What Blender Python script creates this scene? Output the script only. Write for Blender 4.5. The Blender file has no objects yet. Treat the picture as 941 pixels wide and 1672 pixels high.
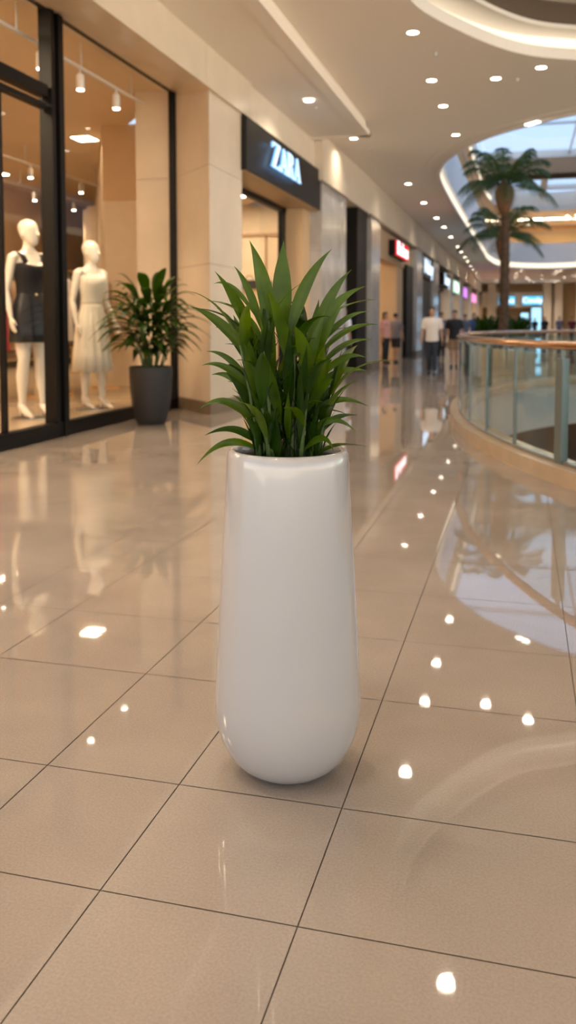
import bpy, bmesh, math, random
from mathutils import Vector, Matrix
R = math.radians
rnd = random.Random(7)
scene = bpy.context.scene
COL = scene.collection

# ---------------------------------------------------------------- camera, world, exposure
CAM_H = 1.25; FPX = 1430.0; PITCH = R(4.0); HZ = 527.0; VX = 855.0
PCY = HZ + FPX * math.tan(PITCH)
YAW = math.atan((VX - 470.5) / FPX * math.cos(PITCH))
cd = bpy.data.cameras.new('camera'); cam = bpy.data.objects.new('camera', cd); COL.objects.link(cam)
cam.location = (0, 0, CAM_H)
cam.rotation_euler = (R(90) - PITCH, 0, YAW)
cd.sensor_fit = 'AUTO'; cd.sensor_width = 36.0
cd.lens = FPX / 1672 * 36.0
cd.shift_y = (PCY - 836) / 1672
cd.clip_end = 400; cd.clip_start = 0.05
cd.dof.use_dof = True; cd.dof.focus_distance = 2.33; cd.dof.aperture_fstop = 3.0
scene.camera = cam

w = bpy.data.worlds.new('world'); scene.world = w; w.use_nodes = True
nt = w.node_tree; nt.nodes.clear()
wo = nt.nodes.new('ShaderNodeOutputWorld'); wb = nt.nodes.new('ShaderNodeBackground')
tc = nt.nodes.new('ShaderNodeTexCoord'); sx = nt.nodes.new('ShaderNodeSeparateXYZ')
cr = nt.nodes.new('ShaderNodeValToRGB')
cr.color_ramp.elements[0].position = 0.05; cr.color_ramp.elements[0].color = (1.85, 1.80, 1.72, 1)
cr.color_ramp.elements[1].position = 0.13; cr.color_ramp.elements[1].color = (0.44, 0.58, 0.78, 1)
el = cr.color_ramp.elements.new(0.0); el.color = (3.0, 2.65, 2.2, 1)     # glow added below the horizon to brighten the ceiling from beneath
nt.links.new(tc.outputs['Generated'], sx.inputs[0]); nt.links.new(sx.outputs['Z'], cr.inputs[0])
nt.links.new(cr.outputs[0], wb.inputs[0]); nt.links.new(wb.outputs[0], wo.inputs[0])
WORLD = 1.2
wb.inputs[1].default_value = WORLD

scene.view_settings.view_transform = 'Standard'
scene.view_settings.look = 'None'
scene.view_settings.gamma = 1.0
scene.view_settings.use_curve_mapping = False
scene.view_settings.exposure = 0.58
cy = scene.cycles
try:
    cy.max_bounces = 9; cy.diffuse_bounces = 4; cy.glossy_bounces = 4
    cy.transmission_bounces = 6; cy.transparent_max_bounces = 48
    cy.caustics_reflective = False; cy.caustics_refractive = False
    cy.sample_clamp_indirect = 4.0; cy.sample_clamp_direct = 0.0
    cy.use_denoising = True
except Exception:
    pass

# brightness of the lamps
K_SPOT = 56.0; E_DISC = 17.0; E_COVE = 1.1; E_PANEL = 48.0
WARM = (1.0, 0.85, 0.68)
SHOPWARM = (1.0, 0.76, 0.50)

# ---------------------------------------------------------------- materials
def mat(name, col, rough=0.5, metal=0.0, noise=0.0, nscale=4.0, bump=0.0, bscale=60.0, coat=0.0, spec=0.5, col2=None, emit=None, estr=0.0, stretch=None, detail=4.0):
    m = bpy.data.materials.new(name); m.use_nodes = True
    n = m.node_tree; b = n.nodes['Principled BSDF']
    b.inputs['Base Color'].default_value = (*col, 1); b.inputs['Roughness'].default_value = rough
    b.inputs['Metallic'].default_value = metal; b.inputs['Coat Weight'].default_value = coat
    b.inputs['Coat Roughness'].default_value = 0.03
    b.inputs['Specular IOR Level'].default_value = spec
    tcn = n.nodes.new('ShaderNodeTexCoord'); mp = n.nodes.new('ShaderNodeMapping')
    n.links.new(tcn.outputs['Object'], mp.inputs[0])
    if stretch: mp.inputs['Scale'].default_value = stretch
    if noise > 0 or col2:
        t = n.nodes.new('ShaderNodeTexNoise'); t.inputs['Scale'].default_value = nscale; t.inputs['Detail'].default_value = detail
        n.links.new(mp.outputs[0], t.inputs['Vector'])
        r = n.nodes.new('ShaderNodeValToRGB'); r.color_ramp.elements[0].position = 0.32; r.color_ramp.elements[1].position = 0.68
        c2 = col2 or tuple(max(0, c * (1 - noise)) for c in col)
        r.color_ramp.elements[0].color = (*c2, 1); r.color_ramp.elements[1].color = (*col, 1)
        n.links.new(t.outputs['Fac'], r.inputs[0]); n.links.new(r.outputs[0], b.inputs['Base Color'])
    if bump > 0:
        t = n.nodes.new('ShaderNodeTexNoise'); t.inputs['Scale'].default_value = bscale; t.inputs['Detail'].default_value = 3
        n.links.new(mp.outputs[0], t.inputs['Vector'])
        bn = n.nodes.new('ShaderNodeBump'); bn.inputs['Strength'].default_value = bump; bn.inputs['Distance'].default_value = 0.01
        n.links.new(t.outputs['Fac'], bn.inputs['Height']); n.links.new(bn.outputs[0], b.inputs['Normal'])
    if emit:
        b.inputs['Emission Color'].default_value = (*emit, 1); b.inputs['Emission Strength'].default_value = estr
    return m

def emat(name, col, s):
    m = bpy.data.materials.new(name); m.use_nodes = True
    n = m.node_tree; n.nodes.clear()
    o = n.nodes.new('ShaderNodeOutputMaterial'); e = n.nodes.new('ShaderNodeEmission')
    e.inputs[0].default_value = (*col, 1); e.inputs[1].default_value = s
    n.links.new(e.outputs[0], o.inputs[0]); return m

def glass(name, tint, refl=1.0, rough=0.0):
    m = bpy.data.materials.new(name); m.use_nodes = True
    n = m.node_tree; n.nodes.clear()
    o = n.nodes.new('ShaderNodeOutputMaterial'); t = n.nodes.new('ShaderNodeBsdfTransparent'); g = n.nodes.new('ShaderNodeBsdfGlossy')
    f = n.nodes.new('ShaderNodeFresnel'); f.inputs[0].default_value = 1.45
    mu = n.nodes.new('ShaderNodeMath'); mu.operation = 'MULTIPLY'; mu.inputs[1].default_value = refl
    x = n.nodes.new('ShaderNodeMixShader')
    t.inputs[0].default_value = (*tint, 1); g.inputs[0].default_value = (1, 1, 1, 1); g.inputs[1].default_value = rough
    ge = n.nodes.new('ShaderNodeNewGeometry'); inv = n.nodes.new('ShaderNodeMath'); inv.operation = 'SUBTRACT'; inv.inputs[0].default_value = 1.0
    m2 = n.nodes.new('ShaderNodeMath'); m2.operation = 'MULTIPLY'     # the exit face of the pane does not reflect again
    n.links.new(f.outputs[0], mu.inputs[0]); n.links.new(ge.outputs['Backfacing'], inv.inputs[1]); n.links.new(mu.outputs[0], m2.inputs[0]); n.links.new(inv.outputs[0], m2.inputs[1]); n.links.new(m2.outputs[0], x.inputs[0])
    n.links.new(t.outputs[0], x.inputs[1]); n.links.new(g.outputs[0], x.inputs[2]); n.links.new(x.outputs[0], o.inputs[0])
    return m

def tile_mat():
    m = mat('polished beige floor tile', (0.385, 0.327, 0.278), 0.07, noise=0.2, nscale=1.6, detail=8.0, spec=0.62)
    n = m.node_tree; b = n.nodes['Principled BSDF']
    # fine speckle over the clouding
    tcn = n.nodes.new('ShaderNodeTexCoord'); t = n.nodes.new('ShaderNodeTexNoise'); t.inputs['Scale'].default_value = 160; t.inputs['Detail'].default_value = 2
    n.links.new(tcn.outputs['Object'], t.inputs['Vector'])
    r = n.nodes.new('ShaderNodeValToRGB'); r.color_ramp.elements[0].position = 0.35; r.color_ramp.elements[1].position = 0.65
    r.color_ramp.elements[0].color = (0.87, 0.86, 0.85, 1); r.color_ramp.elements[1].color = (1, 1, 1, 1)
    n.links.new(t.outputs['Fac'], r.inputs[0])
    mx = n.nodes.new('ShaderNodeMix'); mx.data_type = 'RGBA'; mx.blend_type = 'MULTIPLY'; mx.inputs[0].default_value = 1.0
    src = b.inputs['Base Color'].links[0].from_socket
    n.links.new(src, mx.inputs[6]); n.links.new(r.outputs[0], mx.inputs[7]); n.links.new(mx.outputs[2], b.inputs['Base Color'])
    t2 = n.nodes.new('ShaderNodeTexNoise'); t2.inputs['Scale'].default_value = 1.2
    n.links.new(tcn.outputs['Object'], t2.inputs['Vector'])
    mr = n.nodes.new('ShaderNodeMapRange'); mr.inputs[3].default_value = 0.012; mr.inputs[4].default_value = 0.035
    n.links.new(t2.outputs['Fac'], mr.inputs[0]); n.links.new(mr.outputs[0], b.inputs['Roughness'])
    bn = n.nodes.new('ShaderNodeBump'); bn.inputs['Strength'].default_value = 0.02; bn.inputs['Distance'].default_value = 0.002
    t3 = n.nodes.new('ShaderNodeTexNoise'); t3.inputs['Scale'].default_value = 25
    n.links.new(tcn.outputs['Object'], t3.inputs['Vector'])
    n.links.new(t3.outputs['Fac'], bn.inputs['Height']); n.links.new(bn.outputs[0], b.inputs['Normal'])
    return m

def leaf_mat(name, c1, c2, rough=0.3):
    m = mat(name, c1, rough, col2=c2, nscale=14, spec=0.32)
    n = m.node_tree; b = n.nodes['Principled BSDF']
    uv = n.nodes.new('ShaderNodeUVMap'); s = n.nodes.new('ShaderNodeSeparateXYZ')
    n.links.new(uv.outputs[0], s.inputs[0])
    wv = n.nodes.new('ShaderNodeMath'); wv.operation = 'MULTIPLY'; wv.inputs[1].default_value = 70
    sn = n.nodes.new('ShaderNodeMath'); sn.operation = 'SINE'
    n.links.new(s.outputs['X'], wv.inputs[0]); n.links.new(wv.outputs[0], sn.inputs[0])
    bn = n.nodes.new('ShaderNodeBump'); bn.inputs['Strength'].default_value = 0.14; bn.inputs['Distance'].default_value = 0.0015
    n.links.new(sn.outputs[0], bn.inputs['Height']); n.links.new(bn.outputs[0], b.inputs['Normal'])
    b.inputs['Transmission Weight'].default_value = 0.0
    # a little light passes the blade
    tr = n.nodes.new('ShaderNodeBsdfTranslucent'); tr.inputs[0].default_value = (c1[0] * 2.6, c1[1] * 2.2, c1[2], 1)
    mx = n.nodes.new('ShaderNodeMixShader'); mx.inputs[0].default_value = 0.22
    o = n.nodes['Material Output']
    n.links.new(b.outputs[0], mx.inputs[1]); n.links.new(tr.outputs[0], mx.inputs[2]); n.links.new(mx.outputs[0], o.inputs[0])
    return m

M = dict(
    tile=tile_mat(), grout=mat('dark grout', (0.13, 0.10, 0.08), 0.7),
    shopfloor=mat('shop floor', (0.52, 0.40, 0.27), 0.16, noise=0.1, nscale=2),
    ceil=mat('painted ceiling', (0.93, 0.84, 0.72), 0.85),
    shopceil=mat('shop ceiling', (0.80, 0.64, 0.46), 0.8, noise=0.06, nscale=0.8),
    stone=mat('cream limestone cladding', (0.76, 0.65, 0.51), 0.30, noise=0.10, nscale=1.6, detail=7),
    stone_grey=mat('pale grey marble cladding', (0.52, 0.49, 0.46), 0.16, noise=0.22, nscale=2.4, detail=8),
    plaster=mat('beige plaster', (0.80, 0.69, 0.55), 0.6, noise=0.05),
    joint=mat('joint shadow gap', (0.22, 0.18, 0.14), 0.8),
    skirting=mat('brown stone skirting', (0.24, 0.18, 0.12), 0.35, noise=0.2, nscale=5),
    warmwall=mat('warm beige shop wall', (0.60, 0.42, 0.24), 0.6, noise=0.07, nscale=1.2),
    palewall=mat('pale shop wall', (0.74, 0.62, 0.46), 0.5, noise=0.05),
    black=mat('black powder coated metal', (0.006, 0.0055, 0.005), 0.45, spec=0.2),
    blackpanel=mat('dark bronze sign panel', (0.014, 0.012, 0.011), 0.42, noise=0.2, spec=0.25),
    glass=glass('clear shop glass', (0.99, 0.985, 0.97), 0.6),
    railglass=glass('green tinted rail glass', (0.86, 0.945, 0.935), 1.3),
    steel=mat('brushed steel', (0.42, 0.43, 0.43), 0.32, metal=1.0),
    postmetal=mat('grey green anodised post', (0.16, 0.19, 0.19), 0.35, metal=0.4),
    bronze=mat('polished bronze handrail', (0.62, 0.34, 0.17), 0.14, metal=1.0, noise=0.12, nscale=9),
    kerb=mat('polished tan stone kerb', (0.50, 0.38, 0.26), 0.18, noise=0.14, nscale=3),
    pot=mat('glossy white glazed ceramic', (0.44, 0.437, 0.435), 0.14, coat=0.45, noise=0.03, nscale=3),
    potin=mat('grey metal pot liner', (0.30, 0.31, 0.31), 0.28, metal=0.7),
    soil=mat('dark potting soil', (0.028, 0.018, 0.012), 0.95, noise=0.5, nscale=60, bump=1.0, bscale=90),
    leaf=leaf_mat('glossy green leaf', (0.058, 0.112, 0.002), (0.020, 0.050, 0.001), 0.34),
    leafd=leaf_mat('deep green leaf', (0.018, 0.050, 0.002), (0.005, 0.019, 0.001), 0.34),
    stem=mat('green cane', (0.055, 0.10, 0.015), 0.4, col2=(0.025, 0.05, 0.008), nscale=30),
    darkpot=mat('matt charcoal pot', (0.020, 0.018, 0.017), 0.55, bump=0.15, bscale=50),
    palmleaf=leaf_mat('palm leaf', (0.045, 0.085, 0.025), (0.02, 0.045, 0.010), 0.6),
    bark=mat('fibrous palm bark', (0.13, 0.075, 0.04), 0.85, noise=0.5, nscale=9, bump=0.9, bscale=22),
    barktop=mat('brown palm boots', (0.26, 0.13, 0.055), 0.8, noise=0.5, nscale=12, bump=0.8, bscale=22),
    mann=mat('cream mannequin plastic', (0.82, 0.74, 0.62), 0.28, coat=0.3),
    ink=mat('black satin cloth', (0.010, 0.009, 0.012), 0.6, spec=0.25, bump=0.25, bscale=14),
    inkskirt=mat('black leather cloth', (0.007, 0.007, 0.009), 0.35, spec=0.35, bump=0.35, bscale=9),
    cream=mat('cream cotton cloth', (0.80, 0.73, 0.60), 0.7, bump=0.2, bscale=18),
    creambelt=mat('tan belt cloth', (0.66, 0.56, 0.42), 0.6),
    gold=mat('gold button metal', (0.8, 0.6, 0.32), 0.25, metal=1.0),
    skin=mat('skin', (0.46, 0.26, 0.16), 0.5), hair=mat('black hair', (0.012, 0.009, 0.008), 0.5),
    lipc=mat('lip', (0.32, 0.13, 0.10), 0.5), eyec=mat('eye', (0.03, 0.02, 0.02), 0.3),
    wood=mat('tan wood shelf', (0.45, 0.30, 0.16), 0.45, noise=0.2, nscale=6, stretch=(1, 8, 1)),
    fascia=mat('white painted balcony fascia', (0.82, 0.84, 0.88), 0.55),
    lip=mat('white ceiling lip', (0.80, 0.76, 0.70), 0.6),
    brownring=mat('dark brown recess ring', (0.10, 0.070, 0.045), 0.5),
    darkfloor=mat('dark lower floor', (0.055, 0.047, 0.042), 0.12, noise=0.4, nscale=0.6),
    whiteplastic=mat('white plastic', (0.75, 0.73, 0.70), 0.4),
    disc=emat('lit downlight lens', (1.0, 0.86, 0.68), E_DISC),
    spotlens=emat('lit spotlight lens', (1.0, 0.88, 0.70), 20.0),
    panel=emat('lit ceiling panel', (1.0, 0.76, 0.50), E_PANEL),
    cove=emat('lit cove strip', (1.0, 0.83, 0.62), E_COVE),
    linear=emat('lit linear lamp', (1.0, 0.90, 0.75), 12.0),
    letter=emat('lit cool white letter face', (0.62, 0.80, 1.0), 1.35),
    letteredge=emat('lit blue letter edge', (0.22, 0.52, 1.0), 1.1),
    redsign=emat('lit red sign face', (0.85, 0.02, 0.03), 1.0),
    whitesign=emat('lit white lettering', (1.0, 0.92, 0.95), 1.5),
    bluesign=emat('lit sky blue sign face', (0.10, 0.50, 0.85), 1.2),
    purplesign=emat('lit purple sign face', (0.50, 0.20, 0.70), 1.3),
    pinksign=emat('lit pink sign face', (0.85, 0.25, 0.50), 1.3),
    mintsign=emat('lit mint sign face', (0.50, 0.85, 0.65), 1.2),
    screen=emat('lit blue shop screen', (0.35, 0.65, 0.90), 1.3),
    skyglass=glass('skylight glass', (0.93, 0.96, 1.0), 0.4),
)
for i, (nm, c, rg) in enumerate([('g_red', (0.42, 0.03, 0.03), .7), ('g_grey', (0.16, 0.15, 0.15), .8), ('g_white', (0.72, 0.66, 0.58), .8), ('g_brown', (0.16, 0.09, 0.05), .8),
                                 ('g_pink', (0.55, 0.25, 0.22), .8), ('g_navy', (0.02, 0.03, 0.06), .8), ('g_tan', (0.48, 0.33, 0.20), .8),
                                 ('c_white', (0.74, 0.66, 0.60), .8), ('c_black', (0.012, 0.011, 0.014), .7), ('c_jean', (0.018, 0.022, 0.034), .75),
                                 ('c_khaki', (0.30, 0.18, 0.10), .8), ('c_grey', (0.20, 0.18, 0.19), .8), ('c_pink', (0.70, 0.36, 0.31), .8), ('c_blue', (0.05, 0.09, 0.26), .8),
                                 ('c_slate', (0.13, 0.14, 0.20), .8), ('c_pale', (0.72, 0.78, 0.90), .8), ('c_maroon', (0.16, 0.02, 0.03), .8)]):
    M[nm] = mat(nm[2:] + ' fabric', c, rg, bump=0.2, bscale=12)

# ---------------------------------------------------------------- mesh builder
class MB:
    def __init__(s): s.v = []; s.f = []; s.m = []; s.uv = {}
    def add(s, vs, fs, mi=0):
        o = len(s.v); s.v += [tuple(x) for x in vs]
        for f in fs: s.f.append(tuple(i + o for i in f)); s.m.append(mi)
        return o
    def box(s, x0, x1, y0, y1, z0, z1, mi=0):
        vs = [(x, y, z) for x in (x0, x1) for y in (y0, y1) for z in (z0, z1)]
        s.add(vs, [(0, 1, 3, 2), (4, 6, 7, 5), (0, 4, 5, 1), (2, 3, 7, 6), (0, 2, 6, 4), (1, 5, 7, 3)], mi)
    def prism(s, poly, z0, z1, mi=0, caps=True):
        n = len(poly)
        vs = [(p[0], p[1], z0) for p in poly] + [(p[0], p[1], z1) for p in poly]
        fs = [(i, (i + 1) % n, n + (i + 1) % n, n + i) for i in range(n)]
        if caps: fs += [tuple(range(n))[::-1], tuple(range(n, 2 * n))]
        s.add(vs, fs, mi)
    def rings(s, rr, mi=0, cap0=True, cap1=True, closed=True):
        n = len(rr[0]); vs = [p for r in rr for p in r]; fs = []
        for k in range(len(rr) - 1):
            for i in range(n if closed else n - 1):
                j = (i + 1) % n
                fs.append((k * n + i, k * n + j, (k + 1) * n + j, (k + 1) * n + i))
        if closed and cap0: fs.append(tuple(range(n))[::-1])
        if closed and cap1: fs.append(tuple(range((len(rr) - 1) * n, len(rr) * n)))
        s.add(vs, fs, mi)
    def lathe(s, prof, n=48, c=(0, 0), mi=0, cap0=True, cap1=True):
        s.rings([[(c[0] + r * math.cos(2 * math.pi * i / n), c[1] + r * math.sin(2 * math.pi * i / n), z) for i in range(n)] for z, r in prof], mi, cap0, cap1)
    def tube(s, pts, rad, n=10, mi=0):
        pts = [Vector(p) for p in pts]
        if not hasattr(rad, '__len__'): rad = [rad] * len(pts)
        rr = []
        up = Vector((0, 0, 1)); prev = None
        for i, p in enumerate(pts):
            d = (pts[min(i + 1, len(pts) - 1)] - pts[max(i - 1, 0)]).normalized()
            if prev is None:
                a = d.cross(up)
                if a.length < 0.05: a = d.cross(Vector((1, 0, 0)))
            else:
                a = prev - d * prev.dot(d)
            a.normalize(); prev = a; b = d.cross(a)
            rr.append([p + a * rad[i] * math.cos(2 * math.pi * k / n) + b * rad[i] * math.sin(2 * math.pi * k / n) for k in range(n)])
        s.rings(rr, mi)
    def ell(s, c, r, n=16, mi=0, rot=None):
        rr = []
        k = max(6, n // 2)
        for j in range(k + 1):
            th = math.pi * (0.02 + 0.96 * j / k)
            ring = []
            for i in range(n):
                ph = 2 * math.pi * i / n
                q = Vector((r[0] * math.sin(th) * math.cos(ph), r[1] * math.sin(th) * math.sin(ph), -r[2] * math.cos(th)))
                if rot: q = rot @ q
                ring.append(Vector(c) + q)
            rr.append(ring)
        s.rings(rr, mi)
    def xform(s, mtx): s.v = [tuple(mtx @ Vector(p)) for p in s.v]; return s
    def mesh(s, name, mats, smooth=False, autosm=None):
        me = bpy.data.meshes.new(name); me.from_pydata(s.v, [], s.f)
        for m in (mats if isinstance(mats, (list, tuple)) else [mats]): me.materials.append(m)
        me.polygons.foreach_set('material_index', s.m)
        bm = bmesh.new(); bm.from_mesh(me); bmesh.ops.recalc_face_normals(bm, faces=bm.faces)
        if autosm:
            for e in bm.edges:
                if len(e.link_faces) == 2 and e.calc_face_angle(0) > R(autosm): e.smooth = False
        bm.to_mesh(me); bm.free()
        if smooth or autosm: me.polygons.foreach_set('use_smooth', [True] * len(me.polygons))
        me.update(); return me
    def build(s, name, mats, parent=None, loc=None, smooth=False, autosm=None):
        o = bpy.data.objects.new(name, s.mesh(name, mats, smooth, autosm)); COL.objects.link(o)
        if parent: o.parent = parent
        if loc: o.location = loc
        return o

def bevel(o, wd, seg=3):
    m = o.modifiers.new('bevel', 'BEVEL'); m.width = wd; m.segments = seg; m.limit_method = 'ANGLE'; m.angle_limit = R(40); return o
def tag(o, label, cat, group=None, kind=None):
    if label: o['label'] = label
    if cat: o['category'] = cat
    if group: o['group'] = group
    if kind: o['kind'] = kind
    return o
def thing(name, label, cat, loc=(0, 0, 0), rz=0.0, group=None):
    o = bpy.data.objects.new(name, None); COL.objects.link(o); o.empty_display_size = 0.1
    o.location = loc; o.rotation_euler = (0, 0, rz); return tag(o, label, cat, group)
def struct(o): o['kind'] = 'structure'; return o
def copy_tree(o, parent=None):
    c = o.copy(); COL.objects.link(c); c.parent = parent
    for ch in list(o.children): copy_tree(ch, c)
    return c
def catmull(P, closed=True, k=8):
    out = []; n = len(P)
    for i in range(n if closed else n - 1):
        g = lambda j: P[j % n] if closed else P[max(0, min(n - 1, j))]
        p0, p1, p2, p3 = [Vector(g(i + q)) for q in (-1, 0, 1, 2)]
        for t in range(k):
            u = t / k
            out.append(0.5 * ((2 * p1) + (p2 - p0) * u + (2 * p0 - 5 * p1 + 4 * p2 - p3) * u * u + (3 * p1 - p0 - 3 * p2 + p3) * u ** 3))
    if not closed: out.append(Vector(P[-1]))
    return [tuple(p) for p in out]
def offset_poly(P, d):
    n = len(P); out = []
    a = sum(P[i][0] * P[(i + 1) % n][1] - P[(i + 1) % n][0] * P[i][1] for i in range(n))
    sg = 1 if a > 0 else -1
    for i in range(n):
        t = Vector(P[(i + 1) % n][:2]) - Vector(P[i - 1][:2]); t.normalize()
        out.append((P[i][0] + sg * t.y * d, P[i][1] - sg * t.x * d))   # d > 0 grows
    return out
def fill_holes(outer, holes, z, flip=False):
    bm = bmesh.new(); es = []
    for loop in [outer] + holes:
        vs = [bm.verts.new((p[0], p[1], z)) for p in loop]
        es += [bm.edges.new((vs[i], vs[(i + 1) % len(vs)])) for i in range(len(vs))]
    bmesh.ops.triangle_fill(bm, use_beauty=True, use_dissolve=False, edges=es)
    bm.verts.index_update(); bm.verts.ensure_lookup_table()
    v = [tuple(q.co) for q in bm.verts]; f = [tuple(q.index for q in fc.verts) for fc in bm.faces]; bm.free()
    return v, f
def wall_ring(mb, P, z0, z1, mi=0, P2=None):
    P2 = P2 or P; n = len(P)
    mb.add([(p[0], p[1], z0) for p in P] + [(p[0], p[1], z1) for p in P2], [(i, (i + 1) % n, n + (i + 1) % n, n + i) for i in range(n)], mi)
def band(mb, P, P2, z, mi=0): wall_ring(mb, P, z, z, mi, P2)
def thick_ring(mb, Pin, Pout, z0, z1, mi=0):
    wall_ring(mb, Pin, z0, z1, mi); wall_ring(mb, Pout, z0, z1, mi); band(mb, Pin, Pout, z0, mi); band(mb, Pin, Pout, z1, mi)

# ---------------------------------------------------------------- atrium void outline in the floor
def void_outline(n=120):
    out = []
    for i in range(n):
        a = 2 * math.pi * i / n
        b = 9.04 if math.sin(a) < 0 else 7.9
        out.append((4.03 + 5.0 * math.cos(a), 13.0 + b * math.sin(a)))
    return out
VOID = void_outline()

# ---------------------------------------------------------------- floor: individual tiles with grout joints
XL = [-2.235, -1.885, -1.28, -0.88, -0.43, 0.19]
while XL[0] > -4.9: XL.insert(0, XL[0] - 0.62)
while XL[-1] < 14: XL.append(XL[-1] + 0.62)
YL = [1.08, 1.68, 2.14, 2.81, 3.37, 3.975, 4.58, 5.16]
while YL[0] > -10: YL.insert(0, YL[0] - 0.6)
while YL[-1] < 92: YL.append(YL[-1] + (0.6 if YL[-1] < 40 else 1.2))
def inside(p, P):
    c = False; n = len(P)
    for i in range(n):
        a, b = P[i], P[i - 1]
        if (a[1] > p[1]) != (b[1] > p[1]) and p[0] < (b[0] - a[0]) * (p[1] - a[1]) / (b[1] - a[1]) + a[0]: c = not c
    return c
def clip(P, a, b, keep_in):
    """part of polygon P on the inner (left) or outer side of the line a-b"""
    out = []; n = len(P)
    sd = lambda p: ((b[0] - a[0]) * (p[1] - a[1]) - (b[1] - a[1]) * (p[0] - a[0])) * (1 if keep_in else -1)
    for i in range(n):
        p, q = P[i - 1], P[i]; u, v = sd(p), sd(q)
        if (u > 1e-9 and v < -1e-9) or (u < -1e-9 and v > 1e-9):
            t = u / (u - v); out.append((p[0] + (q[0] - p[0]) * t, p[1] + (q[1] - p[1]) * t))
        if v >= -1e-9: out.append(q)
    return out
def minus_void(P, V):
    res = []
    for i in range(len(V)):
        a, b = V[i - 1], V[i]
        o = clip(P, a, b, False)
        if len(o) >= 3:
            ar = abs(sum(o[k - 1][0] * o[k][1] - o[k][0] * o[k - 1][1] for k in range(len(o))))
            if ar > 1e-6: res.append(o)
        P = clip(P, a, b, True)
        if len(P) < 3: break
    return res
def build_floor():
    VI = offset_poly(VOID, -0.12)
    mb = MB(); g = 0.0016
    def quad(x0, x1, y0, y1, z, mi, test):
        P = [(x0, y0), (x1, y0), (x1, y1), (x0, y1)]
        for Q in (minus_void(P, VI) if test else [P]):
            mb.add([(p[0], p[1], z) for p in Q], [tuple(range(len(Q)))], mi)
    for i in range(len(XL) - 1):
        for j in range(len(YL) - 1):
            cs = [inside((x, y), VI) for x in XL[i:i + 2] for y in YL[j:j + 2]]
            if all(cs): continue
            test = XL[i + 1] > -1.1 and XL[i] < 9.2 and YL[j + 1] > 3.8 and YL[j] < 21.2
            gg = g if YL[j] < 12 else g * 1.6
            quad(XL[i] + gg, XL[i + 1] - gg, YL[j] + gg, YL[j + 1] - gg, 0.0, 0, test)
            quad(XL[i], XL[i + 1], YL[j], YL[j + 1], -0.003, 1, test)
    me = bpy.data.meshes.new('floor'); me.from_pydata(mb.v, [], mb.f); me.materials.append(M['tile']); me.materials.append(M['grout'])
    me.polygons.foreach_set('material_index', mb.m)
    bm = bmesh.new(); bm.from_mesh(me)
    for f in bm.faces:
        f.normal_update()
        if f.normal.z < 0: f.normal_flip()
    bm.to_mesh(me); bm.free()
    o = bpy.data.objects.new('floor', me); COL.objects.link(o); struct(o)
build_floor()
# shop floors left of the tiles
mb = MB(); mb.box(-13.2, XL[0], -6, 12.6, -0.25, -0.006); mb.box(-14.2, XL[0], 12.6, 92, -0.25, -0.004)
struct(mb.build('floor', M['shopfloor']))
# raised display floor of the first shop
mb = MB(); mb.prism([(-4.99, 2.0), (-4.99, 11.95), (-6.6, 14.0), (-12.5, 24.4), (-12.5, 2.0)], -0.004, 0.15)
struct(mb.build('floor', M['shopfloor']))

# ---------------------------------------------------------------- ceiling with two openings
Z1 = 5.10
O1 = catmull([(-1.37, 10.8), (-1.31, 9.2), (-0.8, 7.3), (0.6, 5.2), (3.0, 4.2), (5.6, 5.0), (7.2, 8.0), (6.8, 11.5), (4.6, 13.9), (2.2, 14.45), (.72, 13.83), (-.11, 13.28), (-.81, 12.2)], k=7)
O2 = catmull([(2.6, 16.4), (.87, 17.28), (.1, 17.95), (-.74, 18.9), (-1.46, 20.3), (-2.0, 22.1), (-2.25, 24.6), (-2.30, 30.8), (-2.26, 40.0), (-2.2, 50), (-2.15, 56), (-1.5, 62), (0.6, 65.0), (3.4, 64.6), (7, 60), (9, 48), (9.4, 32), (8.2, 21), (5.2, 16.8)], k=7)
OUT = [(-4.1, -10), (14, -10), (14, 92), (-4.1, 92)]
mb = MB(); v, f = fill_holes(OUT, [O1, O2], Z1); mb.add(v, f)
v, f = fill_holes(OUT, [offset_poly(O1, .6), offset_poly(O2, .06)], Z1 + .5); mb.add(v, f)
c = struct(mb.build('ceiling', M['ceil']))

# first opening: stepped round recess with a hidden light band and a brown ring
mb = MB(); A = O1; B = offset_poly(O1, -0.16)
wall_ring(mb, A, Z1 - 0.0, Z1 + 0.16)
band(mb, A, offset_poly(O1, .42), Z1 + .16)
struct(mb.build('trim_1', M['lip']))
mb = MB(); wall_ring(mb, offset_poly(O1, .42), Z1 + .16, Z1 + .44)
o = mb.build('cove_light', M['cove']); tag(o, 'warm light band inside the round ceiling recess, above the near downlights', 'cove light')
mb = MB(); I1 = offset_poly(O1, -.16)
band(mb, offset_poly(O1, .42), I1, Z1 + .44); wall_ring(mb, I1, Z1 + .38, Z1 + .44)
struct(mb.build('trim_2', M['lip']))
mb = MB(); wall_ring(mb, I1, Z1 + .44, Z1 + .74, 0); band(mb, I1, offset_poly(O1, .1), Z1 + .74)
struct(mb.build('trim_3', M['brownring']))
SK1 = [(1.5, 6.2), (5.2, 6.2), (5.2, 11.6), (1.5, 11.6)]
mb = MB(); v, f = fill_holes(offset_poly(O1, .05), [SK1], Z1 + .745); mb.add(v, f); wall_ring(mb, SK1, Z1 + .745, Z1 + 1.5)
for x in (2.7, 3.95): mb.box(x, x + .06, 6.2, 11.6, Z1 + 1.4, Z1 + 1.5)
for y in (8.0, 9.8): mb.box(1.5, 5.2, y, y + .06, Z1 + 1.4, Z1 + 1.5)
struct(mb.build('ceiling', M['ceil']))

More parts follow.
